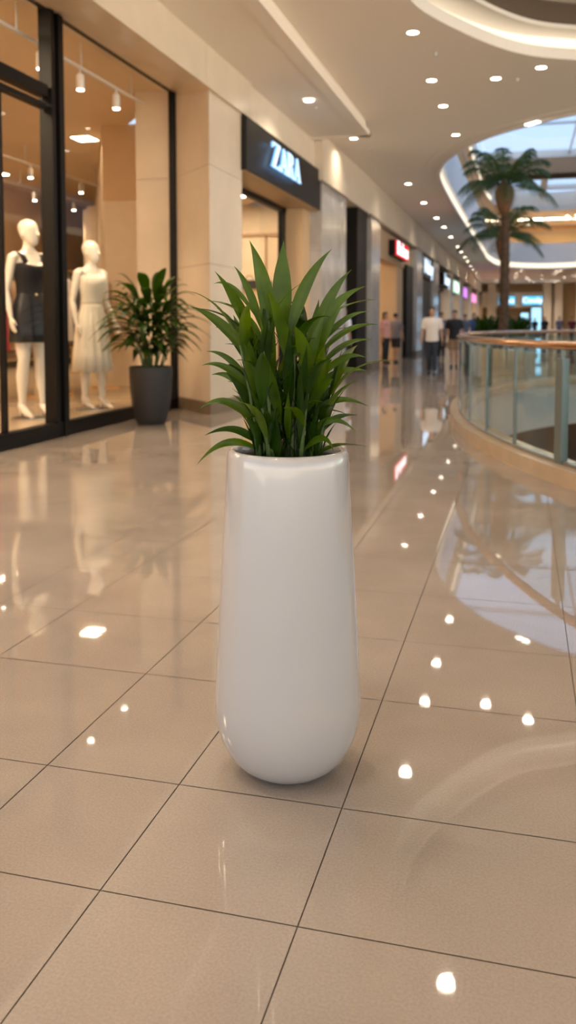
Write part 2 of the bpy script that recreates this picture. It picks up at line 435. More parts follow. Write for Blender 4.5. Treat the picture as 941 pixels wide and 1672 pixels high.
# second opening: lit edge, balcony fascia, upper storey, next slab, skylight
mb = MB(); thick_ring(mb, offset_poly(O2, -.02), offset_poly(O2, .08), Z1 - 0.03, Z1 + .04); struct(mb.build('trim_4', M['lip']))
mb = MB(); wall_ring(mb, offset_poly(O2, .05), Z1 + .04, Z1 + .36)
tag(mb.build('cove_light', M['cove']), 'warm light band along the edge of the long atrium opening behind the palms', 'cove light')
mb = MB(); FA = offset_poly(O2, -.06); FB = offset_poly(O2, .10); thick_ring(mb, FA, FB, Z1 + .36, Z1 + 1.75); struct(mb.build('wall_balcony', M['fascia']))
# trim groove on main ceiling around the opening
mb = MB(); GA = offset_poly(O2, .34); GB = offset_poly(O2, .38); thick_ring(mb, GA, GB, Z1 - .012, Z1 + .01); struct(mb.build('trim_5', M['ceil']))
# balcony glass and rail upstairs
rl = thing('balcony_railing', 'glass railing on the upper floor around the atrium opening', 'railing', (-2.2, 40, Z1 + 1.75))
def local(mb, o): return mb.xform(Matrix.Translation(-Vector(o.location)))
mb = MB(); wall_ring(mb, offset_poly(O2, .02), Z1 + 1.72, Z1 + 2.5); local(mb, rl).build('glass_panel', M['railglass'], rl)
P = offset_poly(O2, .02); mb = MB(); thick_ring(mb, offset_poly(P, -.03), offset_poly(P, .03), Z1 + 2.5, Z1 + 2.55); local(mb, rl).build('handrail', M['steel'], rl)
# upper storey walkway and its ceiling
ZRR = 10.6
UPO = [(-8.5, 15.4), (14, 15.4), (14, 78), (-8.5, 78)]
mb = MB(); v, f = fill_holes(UPO, [offset_poly(O2, .06)], Z1 + .9); mb.add(v, f); struct(mb.build('floor', M['tile']))
Z2 = 9.2
O3 = offset_poly(O2, .30)
mb = MB(); v, f = fill_holes(UPO, [O3], Z2); mb.add(v, f); wall_ring(mb, O3, Z2 + .34, Z2 + 1.3); struct(mb.build('ceiling', M['ceil']))
mb = MB(); wall_ring(mb, O3, Z2, Z2 + .34); struct(mb.build('trim_13', M['lip']))
LEFT = [p for p in offset_poly(O3, -.03) if p[0] < -1.7 and 20 < p[1] < 60]
mb = MB(); mb.rings([[(p[0], p[1], Z2 + .05), (p[0], p[1], Z2 + .30)] for p in LEFT], closed=False)
tag(mb.build('cove_light', M['cove']), 'warm light band along the top storey slab edge beside the skylight', 'cove light')
# upper storey shops: walls with lit windows at the far end and left
mb = MB(); mb.box(-8.7, -8.5, 15.4, 78, Z1 + .9, Z2); mb.box(-8.5, 14, 75.8, 76, Z1 + .9, Z2); mb.box(14, 14.2, 15.4, 78, Z1 + .9, Z2); mb.box(-8.5, 14, 15.2, 15.4, Z1 + .55, ZRR)
struct(mb.build('wall_upper', M['warmwall']))
# skylight roof: glazed bays between beams
ZR = 10.5
def roof():
    mb = MB()
    for (y0, y1) in [(10, 15.5), (50.5, 56.0), (77, 79)]: mb.box(-3.5, 11, y0, y1, ZR - .25, ZR + .15)
    for x in (0.95, 3.6, -1.6, 6.5, 9.2): mb.box(x, x + .42, 56, 78, ZR - .15, ZR + .15)
    for y in (63.0, 70.0): mb.box(-3.4, 11, y, y + .5, ZR - .15, ZR + .15)
    mb.box(-3.9, -3.0, 10, 78, ZR - .2, ZR + .15); mb.box(10.6, 11.5, 10, 78, ZR - .2, ZR + .15)
    struct(mb.build('ceiling', M['lip']))
    mb = MB()
    mb.box(-3, 10.6, 56.0, 56.35, ZR - .55, ZR - .25)
    mb.box(-3, 10.6, 76.4, 76.6, ZR - .8, ZR)
    struct(mb.build('trim_6', M['brownring']))
    mb = MB()
    for x in (2.2, 4.6, 7.0): mb.box(x, x + .07, 15.5, 50.5, ZR - .1, ZR + .02)
    for y in (22, 29, 36, 43): mb.box(-3, 10.6, y, y + .08, ZR - .1, ZR + .02)
    struct(mb.build('window_1', M['steel']))
    mb = MB(); mb.box(-3, 10.6, 15.5, 77, ZR + .02, ZR + .035); struct(mb.build('window_2', M['skyglass']))
roof()

UPL = []; UPD = []
for k, (x, y) in enumerate([(-5.5, 24), (-5.5, 32), (-5.5, 41), (-5.5, 50), (-5.5, 60), (-3.0, 70.5), (0.4, 70.5), (2.4, 70.5), (4.6, 70.5), (7.0, 70.5), (9.5, 70.5)]): UPL.append((x, y))
# lower ceiling strip over the shopfronts (edge face towards the mall)
mb = MB(); ZP = 4.83
mb.box(-5.0, -2.98, -4, 16.85, ZP, ZP + .06)
mb.box(-3.04, -2.98, -4, 16.91, ZP - .0, Z1 + .02); mb.box(-4.1, -2.98, 16.85, 16.91, ZP, Z1 + .02)
mb.box(-3.10, -2.90, -4, 16.97, ZP - .012, ZP + .085)
mb.box(-4.1, -2.90, 16.83, 16.97, ZP - .012, ZP + .085)
struct(mb.build('ceiling', M['ceil']))
mb = MB(); mb.box(-2.965, -2.935, -4, 16.9, ZP + .12, ZP + .20)

# ---------------------------------------------------------------- left wall of shopfronts
def stone_blocks(mb, x0, x1, y0, y1, zs, mi=0, gap=.006):
    for a, b in zip(zs[:-1], zs[1:]): mb.box(x0, x1, y0, y1, a + gap / 2, b - gap / 2, mi)
# bulkhead and splayed soffit above the first glass front
mb = MB()
for (ya, yb) in [(-2, 2.2), (2.2, 6.5), (6.5, 10.85), (10.85, 12.80)]:
    mb.add([(-4.0, ya + .004, 4.30), (-4.0, yb - .004, 4.30), (-4.0, yb - .004, 4.95), (-4.0, ya + .004, 4.95), (-4.35, ya + .004, 4.36), (-4.35, yb - .004, 4.36), (-4.35, yb - .004, 4.95), (-4.35, ya + .004, 4.95)],
           [(0, 1, 2, 3), (4, 7, 6, 5), (0, 4, 5, 1), (3, 2, 6, 7), (0, 3, 7, 4), (1, 5, 6, 2)])
mb.add([(-4.03, -2, 4.312), (-4.03, 12.6, 4.312), (-5.2, 12.6, 4.63), (-5.2, -2, 4.63), (-4.03, -2, 4.6), (-4.03, 12.6, 4.6), (-5.2, 12.6, 4.8), (-5.2, -2, 4.8)],
       [(0, 1, 2, 3), (4, 7, 6, 5), (0, 4, 5, 1), (3, 2, 6, 7), (0, 3, 7, 4), (1, 5, 6, 2)])
struct(mb.build('wall_left', M['stone']))
# first pier with a splayed face towards the glass
def prism_blocks(mb, poly, zs, gap=.007):
    for a, b in zip(zs[:-1], zs[1:]): mb.prism(poly, a + gap / 2, b - gap / 2)
pp = [(-4.97, 12.06), (-4.06, 11.10), (-4.06, 12.50), (-4.97, 12.60)]
mb = MB(); prism_blocks(mb, pp, [.17, 2.04, 3.35, 4.62]); struct(mb.build('wall_pier', M['stone']))
mb = MB(); mb.prism(offset_poly(pp, -.012), 0, 4.6); struct(mb.build('wall_core', M['joint']))
mb = MB(); mb.prism(offset_poly(pp, .012), 0, .172); struct(mb.build('baseboard_left', M['skirting']))
# wall above sign, lintels, upper band
mb = MB()
for ya, yb in [(12.8, 17.2)]: mb.box(-4.9, -4.05, ya, yb, 4.30, Z1 + .02)
struct(mb.build('wall_left', M['plaster']))
mb = MB()
for ya, yb in [(17.2, 20.0), (20.0, 24.7), (24.7, 33.8), (33.8, 42), (42, 51), (51, 60), (60, 70), (70, 80), (80, 92)]:
    mb.box(-4.9, -4.03, ya + .01, yb - .01, 4.16, Z1 + .02)
struct(mb.build('wall_left', M['plaster']))
PIERS = [(17.35, 19.75, 'stone_grey', -3.95), (23.5, 25.0, 'stone_grey', -3.98), (33.9, 35.9, 'stone_grey', -3.98), (40.5, 43.0, 'stone_grey', -3.98),
         (50, 52, 'stone', -4.0), (58, 60.5, 'stone', -4.0), (68, 70.5, 'stone', -4.0), (79, 82, 'stone', -4.0), (89, 91, 'stone', -4.0)]
for i, (a, b, m, x) in enumerate(PIERS):
    mb = MB(); stone_blocks(mb, -4.85, x, a, b, [.16, 1.45, 2.70, 4.05]); struct(mb.build('wall_pier', M[m]))
    mb = MB(); mb.box(-4.84, x - .01, a + .01, b - .01, 0, 4.16); struct(mb.build('wall_core', M['joint']))
    mb = MB(); mb.box(-4.86, x + .015, a - .015, b + .015, 0, .16); struct(mb.build('baseboard_left', M['skirting']))
mb = MB(); mb.box(-4.9, -3.88, 17.15, 19.85, 4.07, 4.86); struct(mb.build('trim_7', M['stone']))
mb = MB(); mb.box(-3.955, -3.93, 19.35, 19.76, .16, 4.05); struct(mb.build('trim_8', M['stone_grey']))

# ---------------------------------------------------------------- first shopfront glazing
XG = -4.93
wdw = thing('window_3', None, None, (XG, 8.6, 0)); struct(wdw)
def part(mb, name, m, par, **k): return local(mb, par).build(name, m, par, **k)
mb = MB()
mb.box(XG - .06, XG + .06, 1.0, 12.02, 0.0, .16)           # sill
mb.box(XG - .05, XG + .05, 1.0, 12.02, 4.55, 4.64)         # head
mb.box(XG - .07, XG + .08, 8.46, 8.53, .16, 4.6); mb.box(XG - .07, XG + .02, 8.53, 8.62, .16, 4.6); mb.box(XG - .07, XG + .08, 8.62, 8.72, 0.0, 4.6)
mb.box(XG - .05, XG + .05, 11.93, 12.02, 0, 4.6)
mb.box(XG - .06, XG + .06, 1.0, 8.42, 3.62, 3.74); mb.box(XG - .05, XG + .05, 1.0, 8.42, 3.50, 3.55)
mb.box(XG - .03, XG + .03, 7.56, 7.60, .16, 3.5)
mb.box(XG - .05, XG + .05, 3.6, 3.72, 0.0, 4.6)
part(mb, 'window_frame', M['black'], wdw)
mb = MB(); mb.box(XG - .006, XG + .006, 8.72, 11.93, .16, 4.55); mb.box(XG - .006, XG + .006, 3.72, 8.42, .16, 3.5); mb.box(XG - .006, XG + .006, 3.72, 8.42, 3.74, 4.55)
part(mb, 'pane', M['glass'], wdw)

# first shop interior
ZS = 4.62
mb = MB(); mb.prism([(-4.99, 1.0), (-4.99, 12.05), (-6.6, 14.0), (-12.6, 24.6), (-12.6, 1.0)], ZS, ZS + .1); struct(mb.build('ceiling', M['shopceil']))
mb = MB(); mb.box(-12.7, -12.5, 1.0, 24.8, 0, ZS); mb.box(-12.6, -4.98, .9, 1.0, 0, ZS)
struct(mb.build('wall_back', M['warmwall']))
# partition between the first and second shops, and the stone return beside the glass
mb = MB(); mb.prism([(-7.05, 14.0), (-6.40, 14.0), (-12.3, 25.2), (-12.9, 24.8)], 0, ZS); struct(mb.build('wall_partition', M['palewall']))
mb = MB(); mb.prism([(-7.06, 13.95), (-6.39, 13.95), (-6.39, 14.0), (-7.06, 14.0)], 3.35, ZS); struct(mb.build('trim_9', M['warmwall']))
pr_ = [(-6.42, 14.02), (-5.55, 12.05), (-4.98, 12.05), (-4.98, 12.6), (-5.3, 12.6)]
mb = MB(); prism_blocks(mb, pr_, [.15, .42, 3.35, ZS]); struct(mb.build('wall_return', M['stone']))
# ceiling panels (lit troffers)
def troffer(x0, x1, y0, y1, z, label, group=None):
    t = thing('ceiling_panel_light', label, 'ceiling light', ((x0 + x1) / 2, (y0 + y1) / 2, z), 0, group)
    mb = MB(); mb.box(x0, x1, y0, y1, z - .03, z - .02); part(mb, 'diffuser', M['panel'], t)
    mb = MB()
    for a in [(x0 - .03, x0, y0 - .03, y1 + .03), (x1, x1 + .03, y0 - .03, y1 + .03), (x0, x1, y0 - .03, y0), (x0, x1, y1, y1 + .03)]: mb.box(*a, z - .035, z)
    part(mb, 'frame', M['whiteplastic'], t)
troffer(-7.95, -7.60, 14.5, 14.9, ZS, 'rectangular lit panel in the first shop ceiling above the cream dressed mannequin')
troffer(-11.50, -11.30, 16.8, 17.8, ZS, 'long lit panel in the first shop ceiling near the back wall')
for k, (x, y, hy) in enumerate([(-6.4, 4.2, .35), (-9.5, 4.4, .35), (-10.6, 10.5, .07), (-6.2, 6.4, .35)]):  # extra panels added out of view to light the shop interior
    troffer(x - .6, x + .6, y - hy, y + hy, ZS, ['lit panel by the left end of the first shop glass', 'lit panel deep in the first shop on the left', 'lit panel in the middle of the first shop', 'lit panel above the black dressed mannequin, behind the glass'][k])

for i in range(22):
    rx_ = random.Random(50 + i); make_later = (rx_.uniform(-2.6, 10), rx_.uniform(66.5, 75)) if i < 14 else (rx_.uniform(-6.5, -3.2), rx_.uniform(20, 62)); UPD.append(make_later)
for k, (x, y) in enumerate(UPL): troffer(x - .9, x + .9, y - .3, y + .3, Z2, 'lit ceiling panel on the upper storey beside the atrium opening', 'upper storey ceiling panels')  # emissive panels added to brighten the dark upper storey
# track with spotlights
def track(x, y0, y1, z, heads, label, who):
    t = thing('ceiling_track', label, 'lighting track', (x, (y0 + y1) / 2, z))
    mb = MB(); mb.box(x - .02, x + .02, y0, y1, z - .03, z); part(mb, 'rail', M['whiteplastic'], t)
    for q in range(int((y1 - y0) / 1.4) + 1):
        mb = MB(); mb.box(x - .008, x + .008, y0 + .2 + q * 1.4, y0 + .22 + q * 1.4, z, ZS); part(mb, 'hanger', M['whiteplastic'], t)
    for i, y in enumerate(heads):
        s = thing('track_spotlight', who[i] if isinstance(who, list) else who, 'spotlight', (x, y, z - .03), 0, 'spotlights on the shop ceiling tracks')
        mb = MB(); mb.tube([(0, 0, 0), (0, 0, -.07)], .012); mb.build('stem', M['whiteplastic'], s)
        mb = MB(); mb.lathe([(-.24, .045), (-.23, .05), (-.08, .05), (-.06, .04)], 20); mb.build('lamp_head', M['whiteplastic'], s, autosm=40)
        mb = MB(); mb.lathe([(-.25, .04), (-.243, .043)], 20); mb.build('lens', M['spotlens'], s)
        ld = bpy.data.lights.new('spot', 'SPOT'); ld.energy = 130; ld.color = SHOPWARM; ld.spot_size = R(75); ld.spot_blend = .8; ld.shadow_soft_size = .05
        l = bpy.data.objects.new('light_beam', ld); COL.objects.link(l); l.parent = s; l.location = (0, 0, -.27)
track(-5.22, 4.0, 11.6, 4.33, [8.88, 9.78, 10.75], 'thin white lighting track along the first shop window', ['first spotlight on the window track, above the black frame upright', 'middle spotlight on the window track', 'right hand spotlight on the window track'])
track(-9.2, 12.0, 18.0, 4.30, [12.6, 14.0, 15.2, 17.2], 'lighting track over the clothes rails in the first shop', 'small spotlight on the track deep inside the first shop')
track(-10.8, 13.0, 21.0, 4.30, [14.2, 16.0, 18.0, 19.8], 'lighting track near the back wall of the first shop', 'small spotlight on the track by the first shop back wall')

# ---------------------------------------------------------------- second shop (sign, glazing, interior)
sg = thing('shop_sign', 'dark fascia sign box with glowing letters ZARA above the second shop', 'shop sign', (-4.0, 14.7, 3.49))
mb = MB(); mb.box(-4.62, -3.97, 12.46, 17.30, 3.50, 4.28); o = part(mb, 'sign_box', M['blackpanel'], sg); bevel(o, .008)
mb = MB(); mb.box(-4.60, -4.0, 12.5, 17.27, 3.484, 3.499); part(mb, 'underside_panel', M['wood'], sg)
LET = {
 'Z': ([(.02, 1), (.46, 1), (.47, .95), (.17, .06), (.36, .06), (.44, .22), (.47, .22), (.46, 0), (0, 0), (0, .05), (.29, .94), (.12, .94), (.05, .78), (.02, .78)], []),
 'A': ([(.20, 1), (.27, 1), (.47, .05), (.52, .05), (.52, 0), (.29, 0), (.29, .05), (.35, .05), (.315, .25), (.155, .25), (.12, .05), (.17, .05), (.17, 0), (0, 0), (0, .05), (.055, .05), (.19, .80)], [(.17, .31), (.30, .31), (.235, .68)]),
 'R': ([(0, 1), (.27, 1), (.38, .96), (.43, .86), (.43, .66), (.38, .56), (.30, .52), (.38, .46), (.42, .10), (.45, .05), (.51, .05), (.51, 0), (.36, 0), (.31, .06), (.28, .42), (.25, .49), (.19, .49), (.19, .05), (.25, .05), (.25, 0), (0, 0), (0, .05), (.06, .05), (.06, .95), (0, .95)], [(.19, .55), (.25, .56), (.29, .62), (.30, .78), (.28, .92), (.24, .95), (.19, .95)]),
}
def letter(ch, y0, z0, wsc, hsc, x):
    out, hole = LET[ch]
    tr = lambda P: [(y0 + p[0] * wsc, z0 + p[1] * hsc) for p in P]
    v, f = fill_holes(tr(out), [tr(hole)] if hole else [], 0)
    face = MB(); face.add([(x, p[0], p[1]) for p in v], f)
    side = MB(); n = 0
    for L in [tr(out)] + ([tr(hole)] if hole else []):
        k = len(L); side.add([(x - .035, p[0], p[1]) for p in L] + [(x - .001, p[0], p[1]) for p in L], [(i, (i + 1) % k, k + (i + 1) % k, k + i) for i in range(k)])
    return face, side
yy = 13.50
for ch, adv in zip('ZARA', (.50, .46, .50, .5)):
    fc, sd = letter(ch, yy, 3.72, .93 if ch != 'Z' else 1.0, .39, -3.87)
    le = part(fc, 'letter_' + ch.lower(), M['letter'], sg)
    sd.xform(Matrix.Translation(-Vector(sg.location))); sd.build('letter_edge', M['letteredge'], le)
    yy += adv * .93
wdw = thing('window_4', None, None, (-4.6, 15, 0)); struct(wdw)
mb = MB(); mb.box(-4.64, -4.54, 12.5, 17.3, 3.40, 3.5); mb.box(-4.64, -4.54, 16.55, 16.75, 0, 3.5); mb.box(-4.64, -4.56, 12.5, 12.56, 0, 3.5); mb.box(-4.64, -4.54, 12.5, 13.9, 0, .08); mb.box(-4.62, -4.57, 13.86, 13.9, 0, 3.4)
part(mb, 'window_frame', M['black'], wdw)
mb = MB(); mb.box(-4.61, -4.598, 12.56, 13.86, .08, 3.4); mb.box(-4.61, -4.598, 15.2, 16.55, .02, 3.4); part(mb, 'pane', M['glass'], wdw)
mb = MB(); mb.box(-4.64, -4.2, 16.8, 17.36, 0, 3.5); struct(mb.build('wall_jamb', M['warmwall']))

def room(x0, x1, y0, y1, z, mw, npanel=1, big=False):
    mb = MB(); mb.box(x0 - .1, x0, y0, y1, 0, z); mb.box(x0, x1, y0 - .08, y0, 0, z); mb.box(x0, x1, y1, y1 + .08, 0, z)
    struct(mb.build('wall_shop', M[mw]))
    mb = MB(); mb.box(x0, x1, y0, y1, z, z + .08); struct(mb.build('ceiling', M['shopceil']))
# second shop: back wall, side wall, ceiling
mb = MB(); mb.prism([(-4.7, 12.6), (-4.7, 17.4), (-13.6, 29.6), (-13.6, 27.5), (-6.4, 14.1)], 3.95, 4.03); struct(mb.build('ceiling', M['shopceil']))
mb = MB(); mb.box(-9.4, -4.9, 19.5, 19.7, 0, 3.95); struct(mb.build('wall_back', M['palewall']))
mb = MB()
for x in (-6.6, -5.75, -5.28): mb.box(x - .02, x + .02, 19.44, 19.5, 0, 3.3)
mb.box(-9.2, -4.9, 19.42, 19.5, 3.24, 3.30)
struct(mb.build('trim_10', M['wood']))
troffer(-6.6, -5.6, 17.6, 18.0, 3.95, 'lit panel on the second shop ceiling, deeper row')
troffer(-6.3, -5.3, 15.4, 15.8, 3.95, 'lit panel on the second shop ceiling, nearest the glass')
ct = thing('display_counter', 'tall pale display cabinet at the back of the second shop', 'counter', (-5.7, 19.1, 0))
mb = MB(); mb.box(-6.3, -5.1, 18.75, 19.40, 0, 1.95); o = part(mb, 'body', M['palewall'], ct); bevel(o, .01)
mb = MB(); mb.box(-6.34, -5.06, 18.70, 19.41, 1.95, 2.0); part(mb, 'counter_top', M['wood'], ct)
for k, (x, sc) in enumerate([(-6.0, .8), (-5.62, .7)]):
    b = thing('handbag', ['black handbag standing on the left of the pale display counter', 'small black handbag standing on the right of the pale display counter'][k], 'bag', (x, 19.0, 2.0))
    mb = MB(); mb.rings([[(u * .22 * sc, w_ * .08 * sc, 0) for u, w_ in ((-1, -1), (1, -1), (1, 1), (-1, 1))], [(u * .20 * sc, w_ * .05 * sc, .26 * sc) for u, w_ in ((-1, -1), (1, -1), (1, 1), (-1, 1))]])
    bevel(mb.build('bag_body', M['c_black'], b), .02)
    mb = MB(); mb.tube([(.12 * sc * math.cos(a), 0, .25 * sc + .14 * sc * math.sin(a)) for a in [math.pi * q / 10 for q in range(11)]], .008); mb.build('handle', M['c_black'], b)

# ---------------------------------------------------------------- further shops
SHOPS = [(19.9, 23.4, 'palewall'), (25.1, 33.8, 'warmwall'), (36.0, 40.4, 'warmwall'), (43.1, 49.9, 'palewall'), (52.1, 57.9, 'warmwall'), (60.6, 67.9, 'palewall'), (70.6, 78.9, 'warmwall'), (82.1, 88.9, 'palewall')]
for i, (a, b, mw) in enumerate(SHOPS):
    room(-10.5, -4.86, a, b, 4.05, mw)
    n = max(1, int((b - a) / 4))
    for q in range(n):
        yc = a + (b - a) * (q + .5) / n
        troffer(-7.3, -6.1, yc - .25, yc + .25, 4.05, 'lit ceiling panel inside the %s shop of the row, %s' % ('third fourth fifth sixth seventh eighth ninth tenth'.split()[i], ['nearer end', 'farther end', 'farthest end'][q]), 'ceiling panels in the far shops')
# shopfront 3: dark frame with transom and a black portal
wdw = thing('window_5', None, None, (-4.6, 21, 0)); struct(wdw)
mb = MB(); mb.box(-4.66, -4.56, 19.9, 22.0, 4.08, 4.16); mb.box(-4.66, -4.56, 19.9, 22.0, 3.24, 3.30); mb.box(-4.66, -4.56, 19.9, 19.97, 0, 4.1); mb.box(-4.66, -4.56, 20.9, 20.94, 0, 3.3)
mb.box(-4.7, -4.08, 21.95, 23.35, 0, 4.15)
part(mb, 'window_frame', M['black'], wdw)
mb = MB(); mb.box(-4.62, -4.608, 19.97, 21.95, 3.3, 4.08); mb.box(-4.62, -4.608, 19.97, 20.9, .02, 3.24); part(mb, 'pane', M['glass'], wdw)
# shopfront 4: sign band, red sign, black door leaf
mb = MB(); mb.box(-4.62, -4.20, 25.05, 33.85, 3.22, 4.16); mb.box(-4.75, -4.25, 30.3, 31.9, 0, 3.22); struct(mb.build('wall_lintel', M['warmwall']))
mb = MB(); mb.box(-4.66, -4.18, 25.0, 33.9, 4.1, 4.2); struct(mb.build('trim_11', M['brownring']))
mb = MB(); mb.box(-4.7, -4.1, 31.9, 33.8, 0, 3.35); struct(mb.build('door_1', M['black']))
def text_mesh(s, size, mt, name, parent, loc, rot, depth=.015, italic=0.0, sx=1.0):
    cu = bpy.data.curves.new(name, 'FONT'); cu.body = s; cu.size = size; cu.extrude = depth; cu.align_x = 'CENTER'; cu.align_y = 'CENTER'; cu.shear = italic; cu.resolution_u = 3; cu.offset = 0.006
    t = bpy.data.objects.new('tmp', cu); COL.objects.link(t)
    dg = bpy.context.evaluated_depsgraph_get(); me = bpy.data.meshes.new_from_object(t.evaluated_get(dg)); bpy.data.objects.remove(t)
    me.materials.clear(); me.materials.append(mt)
    o = bpy.data.objects.new(name, me); COL.objects.link(o); o.parent = parent; o.location = loc; o.rotation_euler = rot; o.scale = (sx, 1, 1); return o
def box_sign(y0, y1, z0, z1, x, mface, mbox, txt, mtxt, label, size, sx=1.0, depth=.46, group=None):
    s = thing('shop_sign', label, 'shop sign', (x, (y0 + y1) / 2, (z0 + z1) / 2), 0, group)
    h = (y1 - y0) / 2; k = (z1 - z0) / 2
    mb = MB(); mb.box(-depth, -.01, -h, h, -k, k); mb.build('sign_box', mbox, s)
    mb = MB(); mb.box(-.01, .01, -h * .97, h * .97, -k * .96, k * .96); mb.build('sign_face', mface, s)
    if txt: text_mesh(txt, size, mtxt, 'lettering', s, (.02, 0, 0), (R(90), 0, R(90)), sx=sx)
    return s
box_sign(28.05, 31.2, 3.40, 3.90, -3.97, M['redsign'], M['black'], 'Bobus', M['whitesign'], 'glowing red box sign with white lettering above the fourth shop', .60, 1.75)
box_sign(36.0, 40.4, 3.12, 4.05, -3.98, M['blackpanel'], M['black'], 'Maluy', M['letter'], 'black sign with glowing pale blue lettering past the red sign', .85, 1.7)
mb = MB(); mb.box(-4.7, -4.1, 36.1, 40.3, 0, 3.1); struct(mb.build('door_2', M['blackpanel']))
box_sign(45.5, 49.8, 3.15, 3.85, -3.98, M['blackpanel'], M['black'], 'Lunay', M['letter'], 'dark sign with pale lettering, second past the red sign', .8, 1.6)
box_sign(52.2, 56.8, 3.05, 3.75, -3.98, M['mintsign'], M['black'], 'Ginza', M['whitesign'], 'glowing mint green sign far down the shop row', .7, 1.8)
box_sign(61.0, 65.0, 3.0, 3.7, -3.98, M['purplesign'], M['black'], None, None, 'glowing purple sign far down the shop row', .7)
box_sign(71.0, 77.5, 2.9, 3.6, -3.98, M['pinksign'], M['black'], None, None, 'glowing pink sign at the far end of the shop row', .7)
# shop mullions further down
mb = MB()
for (a, b, mw) in SHOPS[3:]:
    for t_ in (0, .34, 1): mb.box(-4.66, -4.56, a + (b - a) * t_ - .05, a + (b - a) * t_ + .05, 0, 4.1)
    mb.box(-4.66, -4.4, a, b, 3.0, 4.16)
struct(mb.build('wall_shopfronts', M['blackpanel']))

# ---------------------------------------------------------------- far end of the mall
mb = MB(); mb.box(-5, 14.2, 90, 90.3, 0, Z1 + .1); struct(mb.build('wall_back', M['warmwall']))
mb = MB(); mb.box(14.0, 14.2, 20, 92, 0, 10.5); struct(mb.build('wall_right', M['plaster']))
for i, x in enumerate([-3.1, 2.15, 3.2, 5.2, 8.5, 12]):
    mb = MB(); mb.box(x - .35, x + .45, 88.6, 89.95, 0, Z1); bevel(struct(mb.build('wall_pier', M['plaster'])), .03)
mb = MB(); mb.box(-4.0, 1.8, 88.62, 89.9, 2.75, 4.2); struct(mb.build('wall_lintel', M['plaster']))
def front_sign(x0, x1, z0, z1, y, mface, txt, label, size):
    s = thing('shop_sign', label, 'shop sign', ((x0 + x1) / 2, y, (z0 + z1) / 2)); h = (x1 - x0) / 2; k = (z1 - z0) / 2
    mb = MB(); mb.box(-h, h, 0, .3, -k, k); bevel(mb.build('sign_box', M['black'], s), .1, 4)
    mb = MB(); mb.box(-h * .96, h * .96, -.03, .02, -k * .9, k * .9); mb.build('sign_face', mface, s)
    text_mesh(txt, size, M['whitesign'], 'lettering', s, (0, -.05, 0), (R(90), 0, 0), sx=1.2)
front_sign(-0.15, 1.75, 2.95, 3.85, 88.3, M['bluesign'], 'Cooly', 'glowing sky blue sign on the far wall right of the palm trunk', .65)
front_sign(-2.4, -.8, 2.95, 3.85, 88.3, M['bluesign'], 'Ooa', 'glowing sky blue sign on the far wall partly behind the palm trunk', .65)
for k, (x, z0, z1, wd) in enumerate([(0.1, .3, 2.2, .35), (1.2, .3, 2.7, .45), (-1.9, .4, 2.3, .4)]):
    s = thing('display_screen', ['narrow glowing blue screen at the far wall, left below the sky blue sign', 'tall glowing blue screen at the far wall, right below the sky blue sign', 'glowing blue screen at the far wall behind the palm base'][k], 'screen', (x, 88.5, 0))
    mb = MB(); mb.box(-wd, wd, 0, .12, z0, z1); mb.build('screen', M['screen'], s)
    mb = MB(); mb.box(-wd - .05, wd + .05, .02, .2, 0, z1 + .05); mb.build('stand', M['black'], s)

# ---------------------------------------------------------------- atrium void: slab edge, lower floor, kerb, railing
mb = MB(); VI = offset_poly(VOID, -.12)
wall_ring(mb, VI, -.85, 0.02); band(mb, VI, offset_poly(VOID, .5), -.85)
struct(mb.build('trim_12', M['lip']))
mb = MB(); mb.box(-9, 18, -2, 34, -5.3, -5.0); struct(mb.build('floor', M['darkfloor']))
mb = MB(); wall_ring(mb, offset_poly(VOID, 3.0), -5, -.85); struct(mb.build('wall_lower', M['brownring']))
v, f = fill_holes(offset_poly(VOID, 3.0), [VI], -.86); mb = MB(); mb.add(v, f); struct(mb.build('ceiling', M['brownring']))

rail = thing('atrium_railing', 'curved glass railing with bronze handrail and stone kerb around the atrium void', 'railing', (-.97, 13.0, 0))
KH = .13
mb = MB(); thick_ring(mb, offset_poly(VOID, -.30), VOID, 0, KH); o = part(mb, 'kerb', M['kerb'], rail); bevel(o, .012)
GP = offset_poly(VOID, -.12)
def cum(P):
    L = [0]
    for i in range(len(P)): L.append(L[-1] + (Vector(P[(i + 1) % len(P)][:2]) - Vector(P[i][:2])).length)
    return L
CL = cum(GP)
def at_len(s):
    s %= CL[-1]
    for i in range(len(GP)):
        if CL[i + 1] >= s:
            t = (s - CL[i]) / (CL[i + 1] - CL[i]); a = Vector(GP[i][:2]); b = Vector(GP[(i + 1) % len(GP)][:2])
            return a.lerp(b, t), (b - a).normalized()
